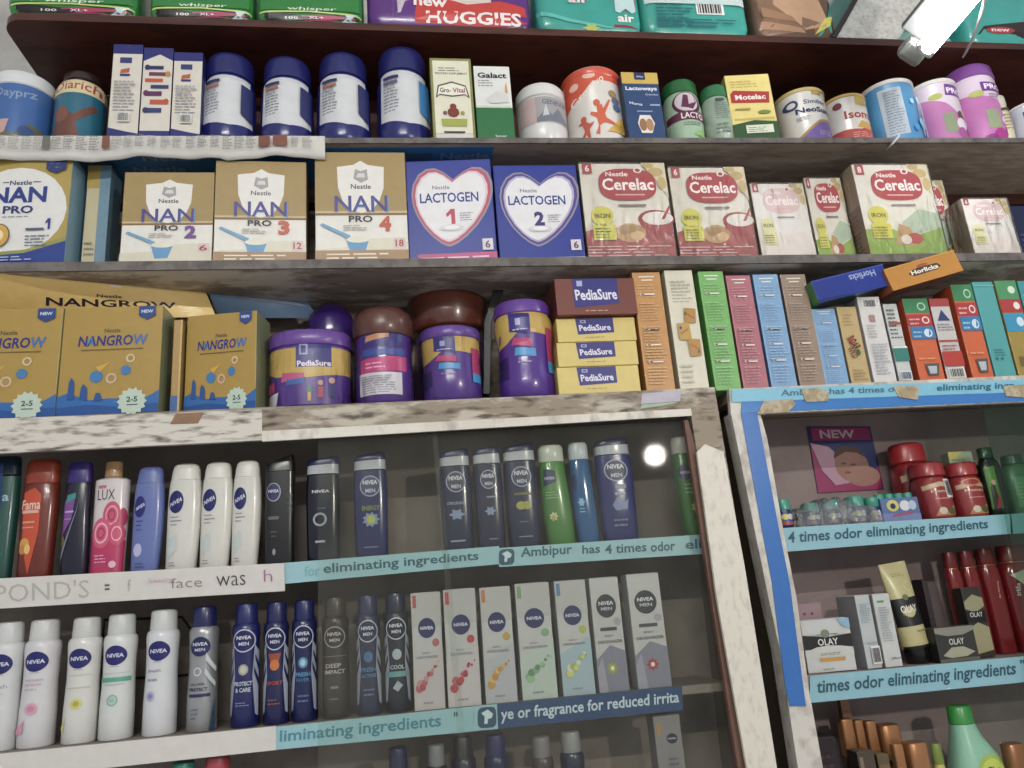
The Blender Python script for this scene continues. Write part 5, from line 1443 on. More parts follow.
wg = 'white deodorant sprays'
deo(-12, 22, 622.5, 'D5D6D6', 'D2D4D4', nd(0, [('t', 'fresh', .5, .49, .5, .03, 'B0A6B2'), ('r', .3, .43, .66, .436, 'C4BCC6'), ('e', .5, .3, .12, .035, 'D8A8C0')]), 'white deodorant cut off by the left edge of the picture', wg)
deo(22.5, 58.5, 620, 'D6D4D6', 'D2D2D2', nd(0, [('lines', .25, .44, .75, .55, 3, 'CDB4C2'), ('e', .5, .3, .17, .045, 'DDA6BC'), ('e', .5, .3, .1, .025, 'D28AAA'), ('p', [(.05, .14), (.35, .22), (.3, .16), (.1, .1)], 'DE9AB8'), ('e', .2, .14, .12, .03, 'DE9AB8')]), 'white deodorant with pink blossom print, second from left', wg)
deo(66, 100.5, 617.5, 'D8D7D2', 'D0D0CE', nd(0, [('r', .2, .53, .85, .535, 'C9BE9A'), ('r', .2, .43, .85, .436, 'C9BE9A'), ('e', .52, .31, .17, .042, 'D6D06A'), ('e', .52, .31, .09, .022, 'B8B03A'), ('p', [(.05, .12), (.2, .22), (.16, .08)], 'E2D88A')]), 'white deodorant with a yellow ring print', wg)
deo(102, 136, 614.5, 'D6D8D6', 'D0D2D0', nd(0, [('r', .1, .52, .9, .525, 'B4C2BC'), ('r', .06, .455, .94, .49, '58AE98'), ('r', .2, .43, .8, .436, 'A8BEB6'), ('g', .5, .31, .16, .045, '8ABEB0', .75), ('e', .5, .31, .08, .02, '9ACABE')]), 'white deodorant with a green stripe', wg)
deo(145, 178.5, 610, 'D6D7DA', 'D2D3D3', nd(0, [('t', 'fresh', .4, .51, .4, .025, 'A0A0AC'), ('lines', .2, .43, .6, .47, 1, 'A0A0B0'), ('e', .32, .31, .13, .04, 'B4B4D6'), ('e', .32, .31, .07, .02, '8A8ABE')]), 'white deodorant with a lilac dot, rightmost of the white ones', wg)
deo(188, 218.5, 606.5, 'A9AAAC', '252C66', [('e', .48, .67, .33, .08, '2A2E66'), ('t', 'NIVEA', .48, .69, .5, .028, 'DCDEE8', {'b': .025}), ('t', 'MEN', .48, .645, .34, .024, 'C8CADA', {'b': .02}), ('g', .42, .47, .13, .035, 'D8D8DC', .7), ('t', 'SILVER', .44, .37, .5, .02, '5A5E74', {'b': .02}), ('t', 'PROTECT', .46, .33, .6, .028, '3A3E62', {'b': .03}), ('r', .16, .27, .85, .295, '2F3466'), ('lines', .25, .1, .5, .2, 3, '7A7C88'),
    ('p', [(.7, .62), (.98, .5), (.98, .46), (.68, .56)], 'CFD2D4'), ('p', [(.68, .5), (.98, .38), (.98, .34), (.66, .45)], 'C4CCCC'), ('p', [(.86, .0), (.99, .0), (.99, .26)], '35506E')], 'silver deodorant spray with a navy cap', 'dark deodorant sprays' and None, metal=.55)


def men(c, mid, midops):
    return [('p', [(.02, .6), (.14, .66), (.2, .4), (.1, .1), (.02, .08)], 'A8AEBE'), ('p', [(.98, .6), (.86, .66), (.8, .4), (.9, .1), (.98, .08)], 'A8AEBE'), ('p', [(.02, .5), (.12, .58), (.12, .54), (.02, .44)], c), ('p', [(.98, .5), (.88, .58), (.88, .54), (.98, .44)], c), ('p', [(.02, .38), (.15, .48), (.15, .43), (.02, .32)], c), ('p', [(.98, .38), (.85, .48), (.85, .43), (.98, .32)], c),
            ('e', .5, .69, .4, .095, 'C4C8D8'), ('e', .5, .69, .36, .085, c), ('t', 'NIVEA', .5, .715, .52, .03, 'DCDEE8', {'b': .03}), ('t', 'MEN', .5, .665, .36, .027, 'D0D3E0', {'b': .025})] + midops


dg = 'navy deodorant sprays'
deo(231.5, 260.5, 603.5, '22296A', '262E70', men('22296A', 0, [('e', .5, .455, .17, .045, 'A8A890'), ('e', .5, .455, .11, .03, 'C4C4B4'), ('t', 'PROTECT', .5, .345, .62, .034, 'C4CAD8', {'b': .03}), ('t', '& CARE', .5, .295, .52, .034, 'C4CAD8', {'b': .03}), ('lines', .25, .17, .75, .21, 2, '8A90B4')]), 'navy deodorant spray with a grey dot and white lettering', dg)
deo(263.5, 289.5, 602, '20255E', '262C68', men('20255E', 0, [('p', [(.25, .57), (.75, .57), (.66, .5), (.34, .5)], 'A85034'), ('e', .5, .475, .18, .045, 'D07A2A'), ('t', 'SPORT', .5, .33, .6, .03, 'C0503A', {'b': .02}), ('lines', .25, .16, .75, .22, 2, '9A5A5A')]), 'navy deodorant spray with an orange dot', dg)
deo(291.5, 317.5, 600, '20275E', '262D6C', men('20275E', 0, [('e', .5, .475, .18, .045, '5A9AC0'), ('e', .5, .475, .1, .028, 'A8CCE0'), ('t', 'FRESH', .5, .38, .56, .034, '5A9CC8', {'b': .03}), ('t', 'FEVER', .5, .335, .5, .028, '4A84B4', {'b': .02}), ('lines', .3, .16, .75, .24, 2, '6A7AA8')]), 'navy deodorant spray with a pale blue dot, just left of the glass edge', dg)
deo(321.5, 350, 597, '3A302A', '4A4038', [('e', .5, .66, .38, .09, 'A8A49C'), ('e', .5, .66, .34, .08, '3C322C'), ('t', 'NIVEA', .5, .685, .5, .03, 'C8C4BE', {'b': .03}), ('t', 'MEN', .5, .635, .36, .027, 'C0BCB6', {'b': .025}), ('r', .08, .5, .92, .505, '8A857C'), ('t', 'DEEP', .45, .425, .55, .035, 'B4AFA6', {'b': .03}), ('t', 'IMPACT', .5, .375, .72, .035, 'B4AFA6', {'b': .03}), ('r', .35, .24, .62, .26, '8A857C'), ('lines', .3, .15, .7, .19, 1, '7A756C')],
    'dark brown deodorant spray just inside the glass pane', None)
deo(356, 381.5, 595, '2C3258', '303866', men('2C3258', 0, [('e', .5, .475, .18, .045, '4A78A8'), ('t', 'FRESH', .5, .37, .6, .035, '4F86B4', {'b': .03}), ('t', 'ACTIVE', .5, .32, .6, .03, '4F86B4', {'b': .03}), ('lines', .3, .16, .75, .24, 2, '6A7AA8')]), 'navy deodorant spray with blue lettering, second inside the glass', dg)
deo(384, 410, 592.5, '262A3E', '2C3254', men('262A3E', 0, [('e', .5, .475, .18, .045, 'B4BEC4'), ('t', 'COOL', .5, .37, .55, .035, 'B4C4C8', {'b': .03}), ('r', .1, .29, .9, .335, '6AA8AC'), ('p', [(.3, .2), (.5, .26), (.7, .22), (.5, .17)], 'A8B4BC')]), 'dark deodorant spray with a pale teal band, left of the white cartons', dg)


def roll(xl, xr, yt, flower, tagc, fl, tint, label):
    ops = [('r', .04, .86, .18, .98, tagc), ('r', 0, .7, 1, 1, 'BDBBBA')] + [('r', .05, .87, .17, .98, tagc), ('p', [(0, 0), (1, 0), (1, .5), (0, .36)], tint), ('e', .5, .69, .29, .088, '232A6C'), ('t', 'NIVEA', .5, .69, .44, .03, 'DCDEE8', {'b': .025}), ('e', .78, .56, .12, .035, fl[0]), ('t', 'BODY', .45, .475, .25, .016, '8A8A96'), ('t', 'DEODORIZER', .48, .44, .7, .02, '7A7C8C', {'b': .01}), ('lines', .3, .05, .7, .09, 1, '9A9AA4')]
    rnd = random.Random(int(xl))
    for i in range(11):
        k = i/10
        r = .1*(1-k)+.025
        ops.append(('e', .2+.65*k+rnd.uniform(-.05, .05), .17+.2*k+rnd.uniform(-.03, .03), r, r*.3, fl[i % len(fl)]))
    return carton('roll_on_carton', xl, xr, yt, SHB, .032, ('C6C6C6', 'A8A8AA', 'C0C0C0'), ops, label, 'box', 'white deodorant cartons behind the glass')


roll(412.5, 443, 593, 0, 'C05A5E', ['C46A72', 'D0949A', 'B8525E'], 'C9C2C2', 'white deodorant carton with faded red blossoms, leftmost of the cartons')
roll(445.5, 478.5, 589.5, 0, 'C8404A', ['C43A52', 'D05A70', 'A82A42'], 'CDC6C8', 'white deodorant carton with strong pink petals')
roll(482.5, 514, 587.5, 0, 'CC7A3E', ['C9A23A', 'D8C26A', 'D08A4A'], 'BDBEC6', 'white deodorant carton with an orange tag and yellow flower')
roll(518.5, 553.5, 583.5, 0, '7AA880', ['8AB08A', '9CC49A', '6A9A72'], 'BFCDC4', 'white deodorant carton with green leaves')
roll(558.5, 590.5, 581, 0, '5A88B8', ['B4BC4A', 'D0D46A', 'D8DCC8'], 'A9BFCC', 'white deodorant carton with yellow blossoms on pale blue')


def menbox(xl, xr, yt, dot, label):
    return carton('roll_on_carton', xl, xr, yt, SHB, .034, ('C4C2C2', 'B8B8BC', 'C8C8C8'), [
        ('p', [(0, 0), (1, 0), (1, .34), (.5, .4), (0, .28)], '8C8C9E'), ('p', [(0, 0), (.3, 0), (.2, .3), (0, .2)], 'A4A4B4'), ('e', .5, .745, .34, .105, '30333E'), ('t', 'NIVEA', .5, .77, .5, .034, 'DCDEE8', {'b': .03}), ('t', 'MEN', .5, .72, .38, .03, 'C8CAD6', {'b': .02}), ('e', .82, .6, .12, .035, 'AAAAB0'),
        ('r', .22, .525, .78, .555, '4A4C54'), ('t', 'BODY', .5, .48, .3, .02, '7A7A84', {'b': .02}), ('t', 'DEODORIZER', .52, .43, .82, .026, '6A6A74', {'b': .02}), star(.5, .2, .2, .06, 8, dot, .6), ('e', .5, .2, .06, .02, 'E8E2E0')], label, 'box', 'grey and white deodorant cartons')


menbox(594, 624, 578, 'A8B03A', 'grey-white deodorant carton with a yellow-green spark')
menbox(632, 665.5, 574, 'B83A3A', 'grey-white deodorant carton with a red spark, rightmost on its shelf')

# black wire rack behind the white sprays
bm = bmesh.new()
Yr = 1.275
for pts in ([(103, 622), (97, 640), (92, 712)], [(320, 607), (292, 612), (285, 620)], [(180, 617), (200, 628), (215, 632)], [(112, 620), (140, 617), (150, 622)], [(106, 680), (152, 680)]):
    pass
rk = [P(104, 620, Yr), P(160, 618, Yr), P(182, 617, Yr), P(190, 628, Yr), P(206, 626, Yr)]
tube(bm, rk, .002, 8)
for x in (104, 160, 206):
    a = P(x, 619 if x < 200 else 626, Yr)
    tube(bm, [a, Vector((a.x, Yr, SHB.z(a.x)+.0005))], .002, 8)
a, b = P(104, 680, Yr), P(206, 674, Yr)
tube(bm, [a, b], .002, 8)
o = link_mesh('wire_rack', bm, mat('141416', .35), None, 60)
tag(o, 'black wire rack standing behind the white deodorants', 'rack')

# ---------- lowest shelf of the left cabinet: tops of bottles
def low(x0, x1, yt, body, cap, label, group='bottles on the lowest shelf of the left cabinet', sb=0, silver=None):
    bands = [(.8, .828, silver, .3, .6)] if silver else []
    return vessel('deodorant_bottle', x0, x1, yt, SHL, DEO, DEOCAP, body, cap, [('e', .5, .67, .3, .07, '2A2E5A'), ('t', 'NIVEA', .5, .67, .42, .028, 'C8CAD6')], label, 'bottle', group, sb, 1.0, bands=bands)


low(166, 196, 764, '2E8E7C', '2E8E7C', 'teal bottle top below the left end of the deodorant shelf')
low(200, 232, 757, 'A83A4A', 'B84854', 'dusty red bottle top below the deodorant shelf')
low(388, 412, 749, '2A2E4E', '34385E', 'navy capped bottle below the shelf, leftmost behind the glass')
low(428, 450, 746, '3A3C46', '8A8A8E', 'grey capped bottle below the shelf beside the first navy one')
low(453, 479, 738, '26264A', '2A2236', 'dark plum capped bottle below the word ingredients')
low(486, 512, 736, '24265A', '26286A', 'blue capped bottle below the dark blue strip')
low(534, 557, 738, '5A4A50', '8A8488', 'mauve bottle with a pale cap below the dark blue strip')
low(563, 588, 733, '3A3E56', '9A9A9C', 'dark bottle with a silver collar below the dark blue strip')
carton('roll_on_carton', 660, 688, 716, SHL, .034, ('8E8A8C', '6A686C', '8A868A'), [('e', .62, .82, .2, .04, '2A2E4A'), ('t', 'NIVEA', .62, .82, .3, .014, 'C8CAD6'), ('r', .1, .85, .25, .95, 'B08A4A'), ('lines', .4, .3, .8, .7, 10, '6A6870')], 'grey deodorant carton standing alone on the lowest shelf', 'box')

# ================================================================== RIGHT CABINET, UPPER SHELF
VJ = [(0, .9, .9, 2), (.04, .98, .98, 2), (.5, .98, .98, 2), (.62, .9, .9, 2)]
VC = [(.62, .94, .94, 2), (.64, 1, 1, 2), (.94, .98, .98, 2), (1, .9, .9, 2)]
vo = [('r', .05, .1, .98, .5, '4A5E9A'), ('p', [(.05, .1), (.95, .1), (.95, .2), (.05, .24)], 'A85A62'), ('e', .35, .38, .24, .1, 'D8CE5A'), ('e', .7, .38, .2, .1, 'D0D4DC')]
vg = 'small teal-lidded balm jars'


def balm(a, b, t, label, sb=0, **k):
    return vessel('balm_jar', a, b, t, SHC, VJ, VC, '23306E', '2F9A86', vo, label, 'jar', vg, sb, 1.0, n=32, **k)


balm(776, 791, 499, 'small teal-lidded balm jar beside the blue post')
balm(802, 819, 503, 'small balm jar at the left end of the plastic wrapped bundle')
balm(822.5, 839, 500, 'small balm jar second from left in the plastic wrapped bundle')
balm(847, 864, 496, 'small balm jar under the highest fold of the plastic wrap')
balm(866, 879, 497, 'small balm jar just left of the balm carton')
# carton of balm jars with lids showing
X_, Yf_, zb_, W__, H__, _ = locate(882, 920, 498, SHC, .03, .002)
root = empty('balm_tray', (X_, Yf_+.015, zb_+.0005))
bm = bmesh.new()
box(bm, -W__/2, W__/2, -.015, .015, 0, H__, .001)
link_mesh('tray', bm, mat('5F76A8', .4), root)
decals([('p', [(0, 0), (1, 0), (1, .3), (0, .36)], '7A8ABA'), ('e', .3, .68, .16, .24, 'D0C860'), ('e', .62, .66, .14, .22, 'D4D8DC'), ('e', .82, .66, .1, .2, 'B8C4D4'), ('p', [(.25, .2), (.8, .3), (.78, .4), (.25, .3)], 'A8566A'), ('e', .3, .66, .07, .12, '23306E')], root, W__, H__, lambda x, z, e: Vector((x, -.015-e, z)), 0)
for i in range(4):
    bm = bmesh.new()
    loft(bm, norm_secs([(0, 1, 1, 2), (.8, .98, .98, 2), (1, .88, .88, 2)]), W__*.118, W__*.118, .0085, n=24)
    link_mesh('jar_lid', bm, mat('2F9A86', .35), root, 40, (-W__*.375+i*W__*.25, 0, H__))
tag(root, 'blue tray carton with four teal jar lids beside the red jars', 'tray')
# crinkled wrap over the bundle
bm = bmesh.new()
x0_, x1_ = P(796, 515, SHC.yi).x, P(880.5, 515, SHC.yi).x
N = 26
prev = None
rnd = random.Random(5)
for i in range(N+1):
    k = i/N
    x = x0_+(x1_-x0_)*k
    hgt = .044*(.55+.45*math.sin(PI*min(1, k*1.0)**.9)) + .0035*math.sin(i*1.9) + rnd.uniform(-.001, .001)
    ring = []
    for j in range(9):
        a = PI*j/8
        yy = SHC.yi+.012 - .0175*math.cos(a)*(1+.05*math.sin(i*2.3+j))
        zz = SHC.z(x)+.001 + hgt*(math.sin(a)**.45 if 0 < j < 8 else 0)
        ring.append(bm.verts.new((x+.002*math.sin(j*2+i), yy+.001*math.sin(i*1.3+j*2), zz)))
    if prev:
        for j in range(8):
            bm.faces.new((prev[j], ring[j], ring[j+1], prev[j+1]))
    prev = ring
bmesh.ops.recalc_face_normals(bm, faces=bm.faces)
o = link_mesh('plastic_wrap', bm, WRAPB, None, 25)
tag(o, 'crumpled clear plastic wrap over the small balm jars', 'wrap')

RJ = [(0, .84, .84, 2.4), (.03, .95, .95, 2.4), (.2, 1, 1, 2.4), (.55, .97, .97, 2.4), (.68, .92, .92, 2.4), (.74, .78, .78, 2.2)]
RC = [(.74, .84, .84, 2.2), (.76, .92, .92, 2.2), (.93, .9, .9, 2.2), (.98, .82, .82, 2.2), (1, .66, .66, 2.2)]
ro = [('p', [(.05, .58), (.5, .64), (.95, .58), (.95, .5), (.5, .56), (.05, .5)], 'C9B08A'), ('t', 'Honey', .5, .47, .6, .07, 'E0CDB0', {'b': .01}), ('p', [(.2, .06), (.35, .22), (.55, .12), (.8, .24), (.85, .06)], 'C98A4A'), ('e', .42, .14, .12, .06, 'D8D0BC'), ('e', .68, .13, .12, .06, '5A6A2E'), ('r', .25, .34, .75, .355, 'D89A8A')]
vessel('red_jar', 894, 930, 441.5, SHC, RJ, RC, '8E1620', 'A81A22', ro[:1] + [('e', .55, .66, .25, .03, '6A7A2E')], 'tallest red-lidded jar, standing behind the two other red jars', 'jar', 'red jars in the right cabinet', .05, .85, n=40)
vessel('red_jar', 914, 946, 461, SHC, RJ, RC, '9C1A22', 'A81C24', ro + [('bars', .62, .36, .9, .68, '3A3A3A')], 'red-lidded jar with a barcode label, beside the balm tray', 'jar', 'red jars in the right cabinet', 0, 1.0, n=40, wrap=WRAPC)
vessel('red_jar', 948, 978.5, 461, SHC, RJ, RC, '9C1A22', 'A81C24', ro + [('e', .45, .62, .3, .07, 'C98A5A'), ('e', .45, .62, .24, .05, 'A02028')], 'red-lidded jar beside the dark green bottle', 'jar', 'red jars in the right cabinet', 0, 1.0, n=40, wrap=WRAPC)
carton('cream_box', 955, 980, 452, SHC, .02, ('B4BEA0', '8A947A', 'A8B090'), [('lines', .1, .75, .8, .92, 3, '8A9A6A'), ('p', [(0, 1), (.6, 1), (.3, .9), (0, .88)], 'D8C86A')], 'pale green box standing behind the red jars', 'box', setback=.06)
HO = [(0, .86, .8, 3), (.02, .93, .9, 3), (.3, 1, 1, 3), (.7, .98, .95, 3), (.8, .8, .85, 2.6), (.84, .6, .7, 2.2)]
HC = [(.84, .62, .72, 2.2), (.85, .68, .78, 2.2), (.98, .64, .74, 2.2), (1, .56, .64, 2.2)]
vessel('hair_oil_bottle', 981, 1002, 447, SHC, HO, HC, '16201A', '1A4A2E', [('p', [(.05, .1), (.5, .1), (.5, .72), (.05, .7)], '5A8A2E'), ('p', [(.1, .1), (.4, .1), (.3, .45), (.22, .5), (.12, .4)], '2A1A1A'), ('e', .3, .48, .1, .04, 'C9A08A'), ('p', [(.2, .1), (.45, .12), (.4, .36)], 'A82A3A')], 'dark green hair oil bottle at the glass edge', 'bottle', dr=.7)
vessel('hair_oil_bottle', 1003, 1032, 454, SHC, HO, HC, '4E7A52', '3A5A40', [('r', .12, .12, .88, .62, '6A9A6A'), ('lines', .2, .2, .8, .55, 6, '8AB48A')], 'lighter green bottle behind the glass at the right edge', 'bottle', dr=.7)
vessel('hair_oil_bottle', 1034, 1062, 454, SHC, HO, HC, '3E6A4A', '2A4A30', [('r', .12, .12, .88, .62, '6A9A6A')], 'green bottle past the right edge behind the glass', 'bottle', dr=.7) if 0 else None

# ================================================================== RIGHT CABINET, MIDDLE SHELF
carton('soap_box', 795.5, 827, 604, SHD, .03, ('A88A92', '8E727A', 'B0949C'), [('r', .1, .2, .9, .3, '9A7A84'), ('e', .4, .84, .05, .02, '6A4A54'), ('e', .65, .84, .05, .02, '6A4A54')], 'dull pink box behind the white and black cream box', 'box', setback=.045)
carton('soap_box', 790, 802, 588, SHD, .012, ('9A7A84', '8A6A74', 'A0828A'), [('lines', .2, .5, .8, .9, 4, '8A6A74')], 'narrow pink box next to the white post inside the right cabinet', 'box', setback=.082)


def olay(dark='1B191C', cream='C9C8C2', gold=1):
    return [('r', 0, .44, 1, .72, dark), ('p', [(0, .72), (1, .7), (1, .78), (.5, .66), (0, .8)], cream), ('p', [(0, .4), (.25, .48), (.5, .5), (.75, .48), (1, .44), (1, .3), (0, .3)], cream), ('e', .47, .73, .09, .08, '7E8A74'), ('t', 'OLAY', .5, .57, .42, .13, 'DEDCD8', {'b': .015})] + ([('r', .27, .2, .8, .27, 'C9962E'), ('lines', .3, .32, .75, .38, 2, '8A8880'), ('lines', .3, .05, .6, .1, 1, '9A9890')] if gold else [])


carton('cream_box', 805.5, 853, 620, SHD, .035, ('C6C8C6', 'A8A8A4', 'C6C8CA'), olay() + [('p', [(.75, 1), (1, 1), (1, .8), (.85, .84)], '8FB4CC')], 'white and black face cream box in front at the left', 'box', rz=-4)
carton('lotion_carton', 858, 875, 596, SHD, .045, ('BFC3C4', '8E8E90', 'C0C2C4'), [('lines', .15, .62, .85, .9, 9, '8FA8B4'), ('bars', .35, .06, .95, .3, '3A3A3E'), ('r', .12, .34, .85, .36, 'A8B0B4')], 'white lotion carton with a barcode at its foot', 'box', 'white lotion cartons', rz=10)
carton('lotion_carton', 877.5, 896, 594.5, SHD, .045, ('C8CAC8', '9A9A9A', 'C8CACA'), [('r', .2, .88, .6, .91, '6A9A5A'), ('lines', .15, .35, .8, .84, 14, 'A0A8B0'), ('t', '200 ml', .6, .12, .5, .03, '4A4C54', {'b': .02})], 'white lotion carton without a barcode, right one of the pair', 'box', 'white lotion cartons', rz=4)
# tube standing on its cap
X_, Yf_, zb_, W__, H__, D__ = locate(902, 928, 562, SHD, 0, .004, None, .9)
TB = [(0, .80, .8, 2), (.01, .84, .84, 2), (.14, .86, .86, 2), (.142, .98, .92, 2), (.16, 1, .94, 2), (.5, 1.03, .7, 2), (.8, 1.06, .38, 2.4), (.95, 1.08, .1, 3), (1, 1.08, .06, 3)]
TB = norm_secs(TB)
root = empty('cream_tube', (X_-.006, Yf_+D__/2+.006, zb_+.0022), 0, math.radians(-5))
bm = bmesh.new()
loft(bm, [s for s in TB if s[0] >= .142], W__/2, D__/2, H__, n=48)
link_mesh('tube', bm, mat('C2B981', .35, coat=.3), root, 40)
bm = bmesh.new()
loft(bm, [s for s in TB if s[0] <= .14], W__/2, D__/2, H__, n=48)
link_mesh('cap', bm, mat('1A1818', .25), root, 40)


def tsurf(x, z, e):
    w, d, q, xo = sect(TB, z/H__)
    xx = max(-.985, min(.985, x/(W__/2*w+e)))
    return Vector((xx*(W__/2*w+e), -(D__/2*d+e)*(1-abs(xx)**q)**(1/q), z))


decals([('r', -.02, .36, 1.02, .64, '1C1A1C'), ('r', -.02, .142, 1.02, .17, '1C1A1C'), ('t', 'OLAY', .5, .53, .62, .075, 'DEDCD8', {'b': .015}), ('e', .5, .645, .11, .03, '6E7A4A'), ('g', .75, .75, .16, .05, 'D6CE9A', .85), ('lines', .25, .86, .8, .9, 2, '9A9260'), ('lines', .5, .3, .9, .34, 1, '9A9260')], root, W__, H__, tsurf, 2)
tag(root, 'pale yellow squeeze tube with a black band standing on its cap', 'tube')
carton('cream_box', 930, 936, 580, SHD, .03, ('3A2A2C', '2A1E20', '3A2A2C'), [('lines', .2, .3, .8, .7, 8, '3A3032')], 'narrow black carton right behind the yellow tube', 'box', setback=.03)
carton('cream_box', 936, 958, 628, SHD, .03, ('4A4A46', '3A3A36', '5A5A54'), [], 'x', 'box') if 0 else None
carton('cream_box', 936, 977.5, 627.5, SHD, .025, ('3A3A36', '2A2A28', '55554E'), [('p', [(0, .85), (.3, .75), (.7, .76), (1, .88), (1, 1), (0, 1)], '8E8E82'), ('p', [(.1, .2), (.35, .42), (.65, .42), (.92, .25), (.7, .14), (.3, .12)], 'A8A890'), ('t', 'OLAY', .5, .58, .38, .18, 'CFCFC8', {'b': .015}), ('r', 0, 0, 1, .1, '6A6A60')], 'low dark grey face cream box lying in front of the red bottles', 'box', rz=2)
carton('cream_box', 980, 991, 610, SHD, .02, ('1E1A1A', '1E1A1A', '1E1A1A'), [], 'x', 'box') if 0 else None
carton('cream_box', 968, 988, 588, SHD, .022, ('3E3A34', '2A2622', '4A463E'), [('p', [(0, .7), (.5, .64), (1, .72), (1, .84), (.5, .9), (0, .8)], 'A09C7A'), ('r', 0, .5, 1, .66, '1C1A1A'), ('t', 'OLAY', .5, .61, .66, .07, 'CFCFC8', {'b': .015}), ('p', [(0, .05), (1, .1), (1, .42), (.5, .5), (0, .42)], 'A8A07A')], 'tall dark face cream carton with pale ovals before the red bottles', 'box', setback=.027)
RB = [(0, .88, .84, 3), (.02, .95, .92, 3), (.4, 1, 1, 3), (.7, 1, .96, 3), (.8, .95, .88, 3), (.84, .8, .8, 2.6)]
RBC = [(.845, .82, .82, 2.6), (.85, .86, .86, 2.6), (.97, .84, .84, 2.6), (1, .76, .76, 2.6)]
for i, (a, b, t, sb, lab) in enumerate(((952, 966.5, 552.5, .052, 'red shampoo bottle, leftmost of four in the right cabinet'), (968, 983.5, 551, .052, 'red shampoo bottle, second from left behind the dark carton'),
                                        (985, 1004, 548.5, .052, 'red shampoo bottle with small white side lettering, third from left'), (1005.5, 1040, 545, .045, 'widest red shampoo bottle with a white leaf panel at the right edge'))):
    ops = [('t', 'aritha', .55, .6, .5 if i == 2 else .22, .03, 'D8A8A8', {'rot': 80, 'asp': 3})] if i == 2 else ([('p', [(.1, .72), (.5, .76), (.9, .74), (.9, .3), (.6, .35), (.45, .6)], 'C9BFA8'), ('e', .75, .6, .2, .07, '3A3A1E'), ('e', .8, .42, .12, .05, 'C97A2A'), ('t', 'aritha', .2, .58, .36, .04, 'E6D6D2', {'rot': 80, 'asp': 3})] if i == 3 else [('p', [(.3, .1), (.36, .1), (.4, .7), (.34, .7)], 'B03A3E')])
    vessel('shampoo_bottle', a, b, t, SHD, RB, RBC, '8C151D', '7E1219', ops, lab, 'bottle', 'red shampoo bottles in the right cabinet', sb, .8 if i < 3 else .6, bands=[(.835, .842, 'B8845A', .3, .6)], rough=.18)

# ================================================================== RIGHT CABINET, LOWEST SHELF
GB = [(0, .95, .95, 4), (.02, 1, 1, 4), (.66, 1, 1, 4), (.7, .6, .6, 3)]
GC = [(.7, .98, .98, 4), (.71, 1, 1, 4), (.985, .98, .98, 4), (1, .9, .9, 4)]
gg = 'gold-capped bottles on the lowest shelf'
for (a, b, t, sb, lab) in ((849, 862.5, 720, .055, 'gold-capped bottle, leftmost of the back row'), (863.5, 873, 721, .055, 'narrow gold cap, second in the back row'), (874.5, 885.5, 722, .055, 'gold cap third in the back row'),
                           (887, 908, 726, .05, 'widest gold cap of the back row'), (901, 912, 745, .0, 'narrow gold cap in front of the widest one'), (914, 934.5, 744, .0, 'front gold cap beside the yellow bottle')):
    vessel('perfume_bottle', a, b, t, SHE, GB, GC, '4A2E20', 'B07A46', [('r', .1, .2, .9, .6, '6A4630')], lab, 'bottle', gg, sb, .9, rough=.3, capmetal=.45, caprough=.3, n=40)
carton('perfume_box', 822, 846, 738, SHE, .04, ('2A1A20', '1E1418', '3A242A'), [('lines', .1, .6, .9, .9, 4, '4A343A')], 'dark plum carton at the left end of the lowest shelf', 'box', setback=.0)
carton('perfume_box', 866, 884, 752, SHE, .03, ('5A4A3E', '3A2E26', '6A5A4C'), [('r', .1, .1, .3, .95, '8A7A6A')], 'low brown carton before the gold caps', 'box', setback=.0)
carton('perfume_box', 886, 898.5, 755, SHE, .03, ('6A5A3A', '4A3E28', '7A6A4A'), [('r', .1, .1, .9, .9, '7E6C3E')], 'low olive carton before the gold caps', 'box', setback=.0)
carton('perfume_box', 852, 862, 697, SHE, .012, ('A87A4A', '8A6238', 'B08652'), [('r', .1, .1, .9, .9, '9A6E42')], 'tall tan carton standing behind the gold caps', 'box', setback=.085)
vessel('dish_soap_bottle', 937, 955, 745, SHE, [(0, .9, .9, 2.4), (.03, 1, 1, 2.4), (.6, 1, 1, 2.4), (.8, .5, .5, 2)], [(.8, .6, .6, 2), (.99, .56, .56, 2), (1, .5, .5, 2)], 'C2BE2E', '7A8A2A', [('t', 'JO', .6, .6, .4, .1, '3A5A2A', {'b': .02})], 'yellow bottle top left of the pale green bottle', 'bottle', dr=.8)
vessel('dish_soap_bottle', 951, 1004, 708, SHE, [(0, .9, .9, 2.6), (.03, 1, 1, 2.6), (.45, 1, 1, 2.6), (.62, .82, .85, 2.6), (.76, .54, .62, 2.4, -.12), (.86, .42, .5, 2.2, -.16)], [(.86, .4, .48, 2, -.16), (.865, .44, .52, 2, -.16), (.985, .42, .5, 2, -.16), (1, .36, .44, 2, -.16)], '8EC4A8', '2A9A3A', [
    ('e', .62, .5, .3, .14, 'A8C03A'), ('e', .62, .5, .24, .11, 'C2D24A'), ('t', 'Clar', .62, .53, .28, .05, '2A4A2E', {'b': .02})], 'pale green bottle with a bright green cap and lime label', 'bottle', dr=.7)
vessel('perfume_bottle', 1014, 1032, 745, SHE, GB, GC, '3A2A22', 'A8744A', [], 'gold-capped bottle at the right edge of the lowest shelf', 'bottle', gg, 0, .9, capmetal=.45)

# ================================================================== LIGHT
# fluorescent batten hanging in front of the shelves
YT0, YT1 = .93, .80
A = P(925, 50, YT0)
B = P(1006, -46, YT1)
ax = (B-A).normalized()
root = empty('tube_light', A)
bm = bmesh.new()
tube(bm, [A, A.lerp(B, .5), B, B+ax*.12], .0142, 20)
pin(link_mesh('fluorescent_tube', bm, emit('tube_glow', 'F8FAFF', 38)), root, )
side = ax.cross(fw).normalized()
if side.dot(rt) > 0:
    side = -side
back = ax.cross(side).normalized()
if back.y < 0:
    back = -back


